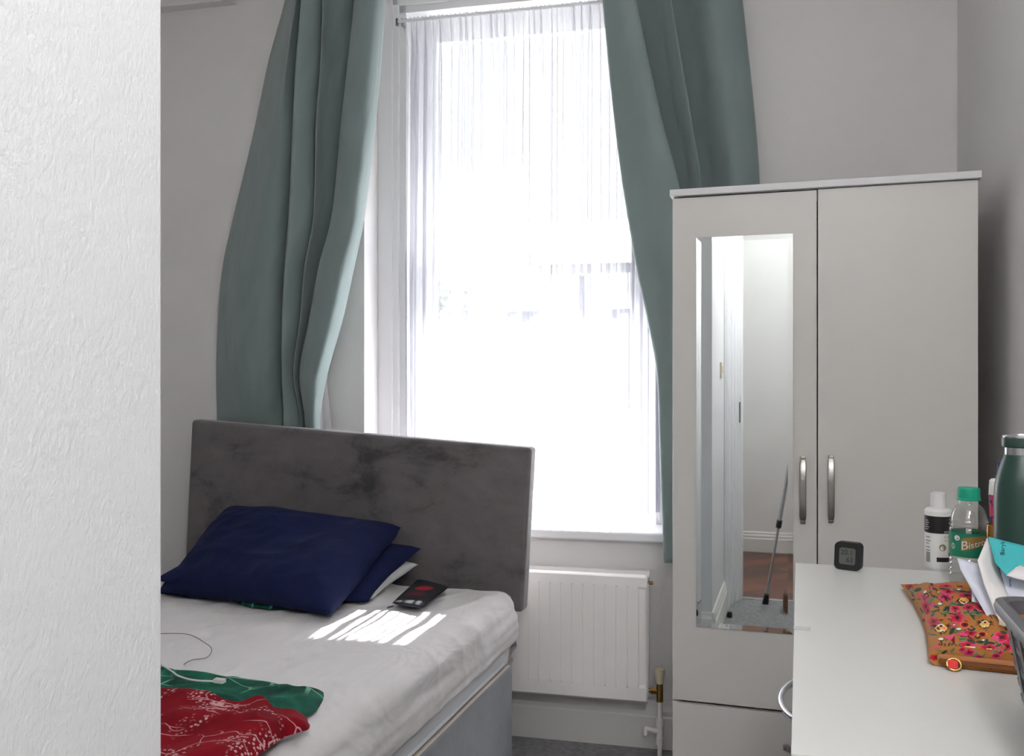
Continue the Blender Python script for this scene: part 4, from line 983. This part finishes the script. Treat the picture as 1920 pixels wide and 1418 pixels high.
# things in the basket
def packet(name, c, sz, rz_, col, label, cat, tilt=(0, 0)):
    M_ = Matrix.Translation(c) @ Matrix.Rotation(rz_, 4, 'Z') @ Matrix.Rotation(tilt[0], 4, 'X') @ Matrix.Rotation(tilt[1], 4, 'Y')
    bm = box(bmesh.new(), (-sz[0]/2, -sz[1]/2, 0), (sz[0]/2, sz[1]/2, sz[2]), lambda x, y, z: M_ @ Vector((x, y, z)), bev=min(sz)*.22, seg=3)
    o = ob(name, bm, P(name+'_'+cat+'_skin', col, .5, var=(30, .06)), ang=60); tag(o, label, cat); return o
packet('box', Vector((.275, .985, cz+.006)), (.075, .10, .075), .1, (178, 36, 40), 'red carton inside the grey basket', 'box')
packet('box', Vector((.355, .985, cz+.006)), (.06, .11, .09), 0, (226, 170, 184), 'pale pink packet inside the grey basket', 'box')
packet('box', Vector((.265, .86, cz+.006)), (.075, .11, .06), -.1, (214, 212, 208), 'white packet inside the near end of the grey basket', 'box')

# ------------------------------------------------------------------ letters
m_pap = P('paper', (226, 221, 220), .7, var=(14, .015)); m_pap2 = P('blueish_paper', (214, 216, 228), .7, var=(14, .02)); m_cy = P('turquoise_paper', (64, 176, 180), .6, var=(14, .03)); m_ink = P('blue_ink', (90, 104, 168), .6, var=(60, .05)); m_blk = P('black_ink', (24, 30, 34), .6, var=(60, .05))
def sheet(pts, th=.0012, mat=m_pap):
    """polygon given as (px, py, t) fan, thickened"""
    bm = bmesh.new(); vs = [bm.verts.new(Pt(*p)) for p in pts]; f = bm.faces.new(vs)
    bmesh.ops.triangulate(bm, faces=[f]); bmesh.ops.subdivide_edges(bm, edges=bm.edges, cuts=2, use_grid_fill=True)
    bmesh.ops.recalc_face_normals(bm, faces=bm.faces); return bm
def letter(name, pts, mat, label, cat='letter', th=.0012):
    bm = sheet(pts); o = solid(ob(name, bm, mat, ang=30), th); tag(o, label, cat); return o
e1 = letter('envelope', [(1795, 1047, 1.275), (1835, 1058, 1.275), (1880, 1080, 1.27), (1905, 1120, 1.20), (1903, 1189, 1.145), (1862, 1181, 1.150), (1856, 1165, 1.165), (1822, 1106, 1.22), (1801, 1068, 1.262)], m_pap2, 'bluish white envelope at the left of the paper bundle, its point resting over the pouch', 'envelope')
e2 = letter('envelope', [(1822, 1100, 1.235), (1850, 1112, 1.235), (1852, 1134, 1.21), (1822, 1128, 1.215)], m_pap2, 'small white envelope corner poking out below the bluish envelope', 'envelope')
e3 = letter('folded_letter', [(1851, 1009, 1.262), (1858, 1024, 1.258), (1866, 1054, 1.244), (1880, 1090, 1.215), (1888, 1112, 1.19), (1902, 1150, 1.15), (1900, 1176, 1.135), (1878, 1174, 1.140), (1862, 1140, 1.165), (1845, 1095, 1.20), (1833, 1052, 1.235)], m_pap, 'curved warm white folded letter standing in front of the bluish envelope')
bm = bmesh.new()
e4 = thing('envelope', 'turquoise envelope with black print leaning against the green flask', 'envelope', tuple(Pt(1880, 1079, 1.19)))
solid(ob('envelope_front', sheet([(1853, 1007, 1.255), (1950, 1031, 1.235), (1950, 1075, 1.195), (1913, 1061, 1.205), (1905, 1064, 1.203), (1887, 1079, 1.19), (1866, 1056, 1.215), (1858, 1026, 1.243)]), m_cy, e4, ang=30), .001)
o = solid(ob('torn_flap', sheet([(1887, 1079, 1.188), (1905, 1064, 1.200), (1913, 1061, 1.202), (1950, 1073, 1.195), (1950, 1095, 1.180), (1905, 1085, 1.183)]), m_pap, e4, ang=30), .001); o['label'] = 'torn white flap'
ob('lettering', text_bm('Baryk', .0085, lambda x, y: Pt(1880-y*1400, 1028-x*1350, 1.2230+.0001-(0))), m_blk, e4, smooth=False)
e5 = thing('folded_letter', 'pale blue letter with blue handwriting tucked under the turquoise envelope', 'letter', tuple(Pt(1900, 1110, 1.18)))
solid(ob('page', sheet([(1872, 1056, 1.235), (1950, 1080, 1.235), (1950, 1130, 1.185), (1890, 1120, 1.19)]), m_pap2, e5, ang=30), .001)
ob('handwriting', tube(bmesh.new(), [Pt(1894+2*math.sin(i*1.9), 1085+i*1.0, 1.212-.0011*i) for i in range(16)], .0004, 5), m_ink, e5)
e6 = thing('booklet', 'small cream booklet wedged between the letters and the basket', 'booklet', tuple(Pt(1892, 1172, 1.12)))
B0 = [Pt(1880, 1150, 1.135), Pt(1908, 1150, 1.13), Pt(1908, 1178, 1.112), Pt(1873, 1172, 1.125)]
bm = bmesh.new(); vs = [bm.verts.new(p) for p in B0]; f = bm.faces.new(vs); r = bmesh.ops.extrude_face_region(bm, geom=[f]); bmesh.ops.translate(bm, verts=[v for v in r['geom'] if isinstance(v, bmesh.types.BMVert)], vec=(0, 0, .006)); bmesh.ops.recalc_face_normals(bm, faces=bm.faces)
ob('pages', bm, P('book_pages', (206, 196, 186), .7, bmp=(700, .4, .001), bs=(.1, .1, 3)), e6, smooth=False)

# ------------------------------------------------------------------ behind the camera: tripod, bag, lamps
tp = thing('tripod', 'grey metal camera tripod whose rear leg shows in the wardrobe mirror', 'tripod', (0, -.03, 0))
apx = Vector((0.0, -.05, 1.16))
for x, y in ((-.19, -.44), (.24, -.34), (.03, .30)):
    f3 = Vector((x, y, .01)); m1, m2 = f3.lerp(apx, .42), f3.lerp(apx, .97)
    l = ob('leg', tube(bmesh.new(), [f3.lerp(apx, .03), m1], .0075, 14), m_silver, tp)
    tube_ = ob('upper_tube', tube(bmesh.new(), [m1, m2], .011, 14), m_silver, l)
    ob('clamp', tube(bmesh.new(), [f3.lerp(apx, .40), f3.lerp(apx, .435)], .016, 12), m_blackp, l)
    ob('rubber_foot', tube(bmesh.new(), [f3-Vector((0, 0, .009)), f3.lerp(apx, .045)], [.019, .014], 14), m_blackp, l)
ob('centre_column', tube(bmesh.new(), [(0, -.05, .95), (0, -.05, 1.20)], .012, 14), m_blackp, tp)
hg = thing('handbag', 'small brown leather bag on the carpet near the doorway, seen at the mirror edge', 'bag', (.02, YD+.22, 0))
m_lea = P('brown_leather', (98, 66, 46), .5, var=(40, .15), bmp=(120, .3, .002))
ob('bag_body', BX((-.09, YD+.12, 0), (.13, YD+.26, .115), bev=.025, seg=4), m_lea, hg)
ob('handle', tube(bmesh.new(), [(-.055+.05*(1-math.cos(a)), YD+.19, .10+.10*math.sin(a)) for a in [pi*i/20 for i in range(21)]], .006, 10), m_lea, hg)
def lamp(name, x, y, st, label, r=.11, z=ZC, drop=.5):
    L = thing(name, label, 'ceiling lamp', (x, y, z-drop-2*r))
    ob('ceiling_rose', lathe(bmesh.new(), (x, y, z-.025), [(.05, 0), (.05, .012), (.02, .0249)], 24), m_gloss, L)
    ob('flex', tube(bmesh.new(), [(x, y, z-.02), (x, y, z-drop+.002)], .004), m_gloss, L)
    bm = bmesh.new(); bmesh.ops.create_uvsphere(bm, u_segments=24, v_segments=14, radius=r); bmesh.ops.translate(bm, verts=bm.verts, vec=(x, y, z-drop-r))
    ob('globe', bm, emis(name+'_glow', (.985, .99, 1, 1), st), L)
lamp('hall_ceiling_lamp', -.10, -1.25, HALL, 'round white glowing globe lamp hanging from the hall ceiling', drop=.36)
lamp('ceiling_lamp', .25, -.10, ROOM, 'round white glowing globe lamp hanging from the bedroom ceiling near the door')

# ------------------------------------------------------------------ outside
m_ren = P('cream_render', (226, 222, 214), .8, var=(3, .04)); m_roof = P('slate_roof', (110, 112, 120), .7, var=(8, .15)); m_wgl = P('dark_window', (62, 66, 84), .2, var=(3, .1)); m_pav = P('pale_paving', (112, 112, 110), .8, var=(6, .06))
m_lf = P('foliage', (96, 112, 96), .7, var=(9, .3)); m_bark = P('bark', (90, 74, 60), .8, var=(9, .2)); m_yf = P('yellow_flowers', (222, 206, 70), .6, var=(9, .1))
tag(ob('paving', BX((-25, 3.95, -.35), (12, 40, -.30)), m_pav, smooth=False), kind='structure')
hs = thing('house', 'pale rendered house across the street seen through the net curtain', 'house', (-3.6, 16.5, -.3))
ob('house_wall', BX((-4.95, 15, -.3), (1.5, 19, 3.15)), m_ren, hs, smooth=False)
bm = bmesh.new(); vs = [bm.verts.new(p) for p in ((-5.1, 14.75, 3.15), (1.7, 14.75, 3.15), (1.7, 17, 4.3), (-5.1, 17, 4.3), (-5.1, 19.3, 3.15), (1.7, 19.3, 3.15))]
for q in ((0, 1, 2, 3), (3, 2, 5, 4), (0, 3, 4), (1, 5, 2), (0, 4, 5, 1)): bm.faces.new([vs[i] for i in q])
ob('roof', bm, m_roof, hs, smooth=False)
for x, w_, z0, z1 in ((-4.55, .55, .8, 2.45), (-2.55, .9, .8, 2.45), (-1.1, .9, .8, 2.45)):
    o = ob('house_window', BX((x-w_/2-.06, 14.95, z0-.06), (x+w_/2+.06, 15.0, z1+.06)), m_gloss, hs, smooth=False)
    ob('window_pane', BX((x-w_/2, 14.93, z0), (x+w_/2, 14.95, z1)), m_wgl, o, smooth=False)
ob('drainpipe', tube(bmesh.new(), [(-3.5, 14.9, -.3), (-3.5, 14.9, 3.1)], .055), m_wgl, hs)
tb = thing('tree', 'leafy green tree left of the house across the street, faint behind the net', 'tree', (-6.3, 14.0, -.3))
ob('trunk', tube(bmesh.new(), [(-6.3, 14.0, -.3), (-6.3, 14.0, 1.6)], .12), m_bark, tb)
bm = bmesh.new(); random.seed(5)
for i in range(1300):
    c = Vector((-6.3+random.gauss(0, .42), 14.0+random.gauss(0, .3), 2.1+random.gauss(0, .5))); b3 = bmesh.ops.create_icosphere(bm, subdivisions=1, radius=random.uniform(.035, .07)); 
    for v in b3['verts']: v.co = v.co*1.0+c
ob('foliage', bm, m_lf, tb, smooth=False)
sb = thing('shrub', 'yellow flowering shrub at the lower right of the window, beyond the glass', 'shrub', (-1.31, 8, -.3))
bm = bmesh.new()
for i in range(200):
    c = Vector((-1.31+random.gauss(0, .05), 8+random.gauss(0, .2), .0+random.uniform(0, 1.0))); b3 = bmesh.ops.create_icosphere(bm, subdivisions=1, radius=random.uniform(.03, .07))
    for v in b3['verts']: v.co = v.co+c
ob('foliage', bm, m_lf, sb, smooth=False)
bm = bmesh.new()
for i in range(30):
    c = Vector((-1.31+random.gauss(0, .05), 7.7+random.gauss(0, .1), random.uniform(.5, 1.0))); b3 = bmesh.ops.create_icosphere(bm, subdivisions=1, radius=.035)
    for v in b3['verts']: v.co = v.co+c
ob('blossom', bm, m_yf, sb, smooth=False)
# unseen blocks added high outside the window to cut the sunbeam to shape
struct(ob('sun_block_top', BX((-3.5, 4.75, 4.44), (1.6, 5.05, 4.60)), m_ren, smooth=False))
struct(ob('sun_block_right', BX((-1.06, 4.85, 3.90), (1.6, 5.05, 4.44)), m_ren, smooth=False))
struct(ob('sun_block_left', BX((-3.5, 4.85, 3.90), (-1.365, 5.05, 4.44)), m_ren, smooth=False))
# daylight portal in the window opening (guides sampling of the sky, adds no light)
pl = bpy.data.lights.new('window_portal', 'AREA'); pl.shape = 'RECTANGLE'; pl.size = s1-s0; pl.size_y = zO-zS; pl.cycles.is_portal = True
po_ = bpy.data.objects.new('window_portal', pl); COL.objects.link(po_); po_.location = W((s0+s1)/2, TH+.02, (zO+zS)/2)
po_.rotation_euler = (-WN).to_track_quat('-Z', 'Y').to_euler()
for o in bpy.data.objects:
    if '_o' in o.keys(): del o['_o']
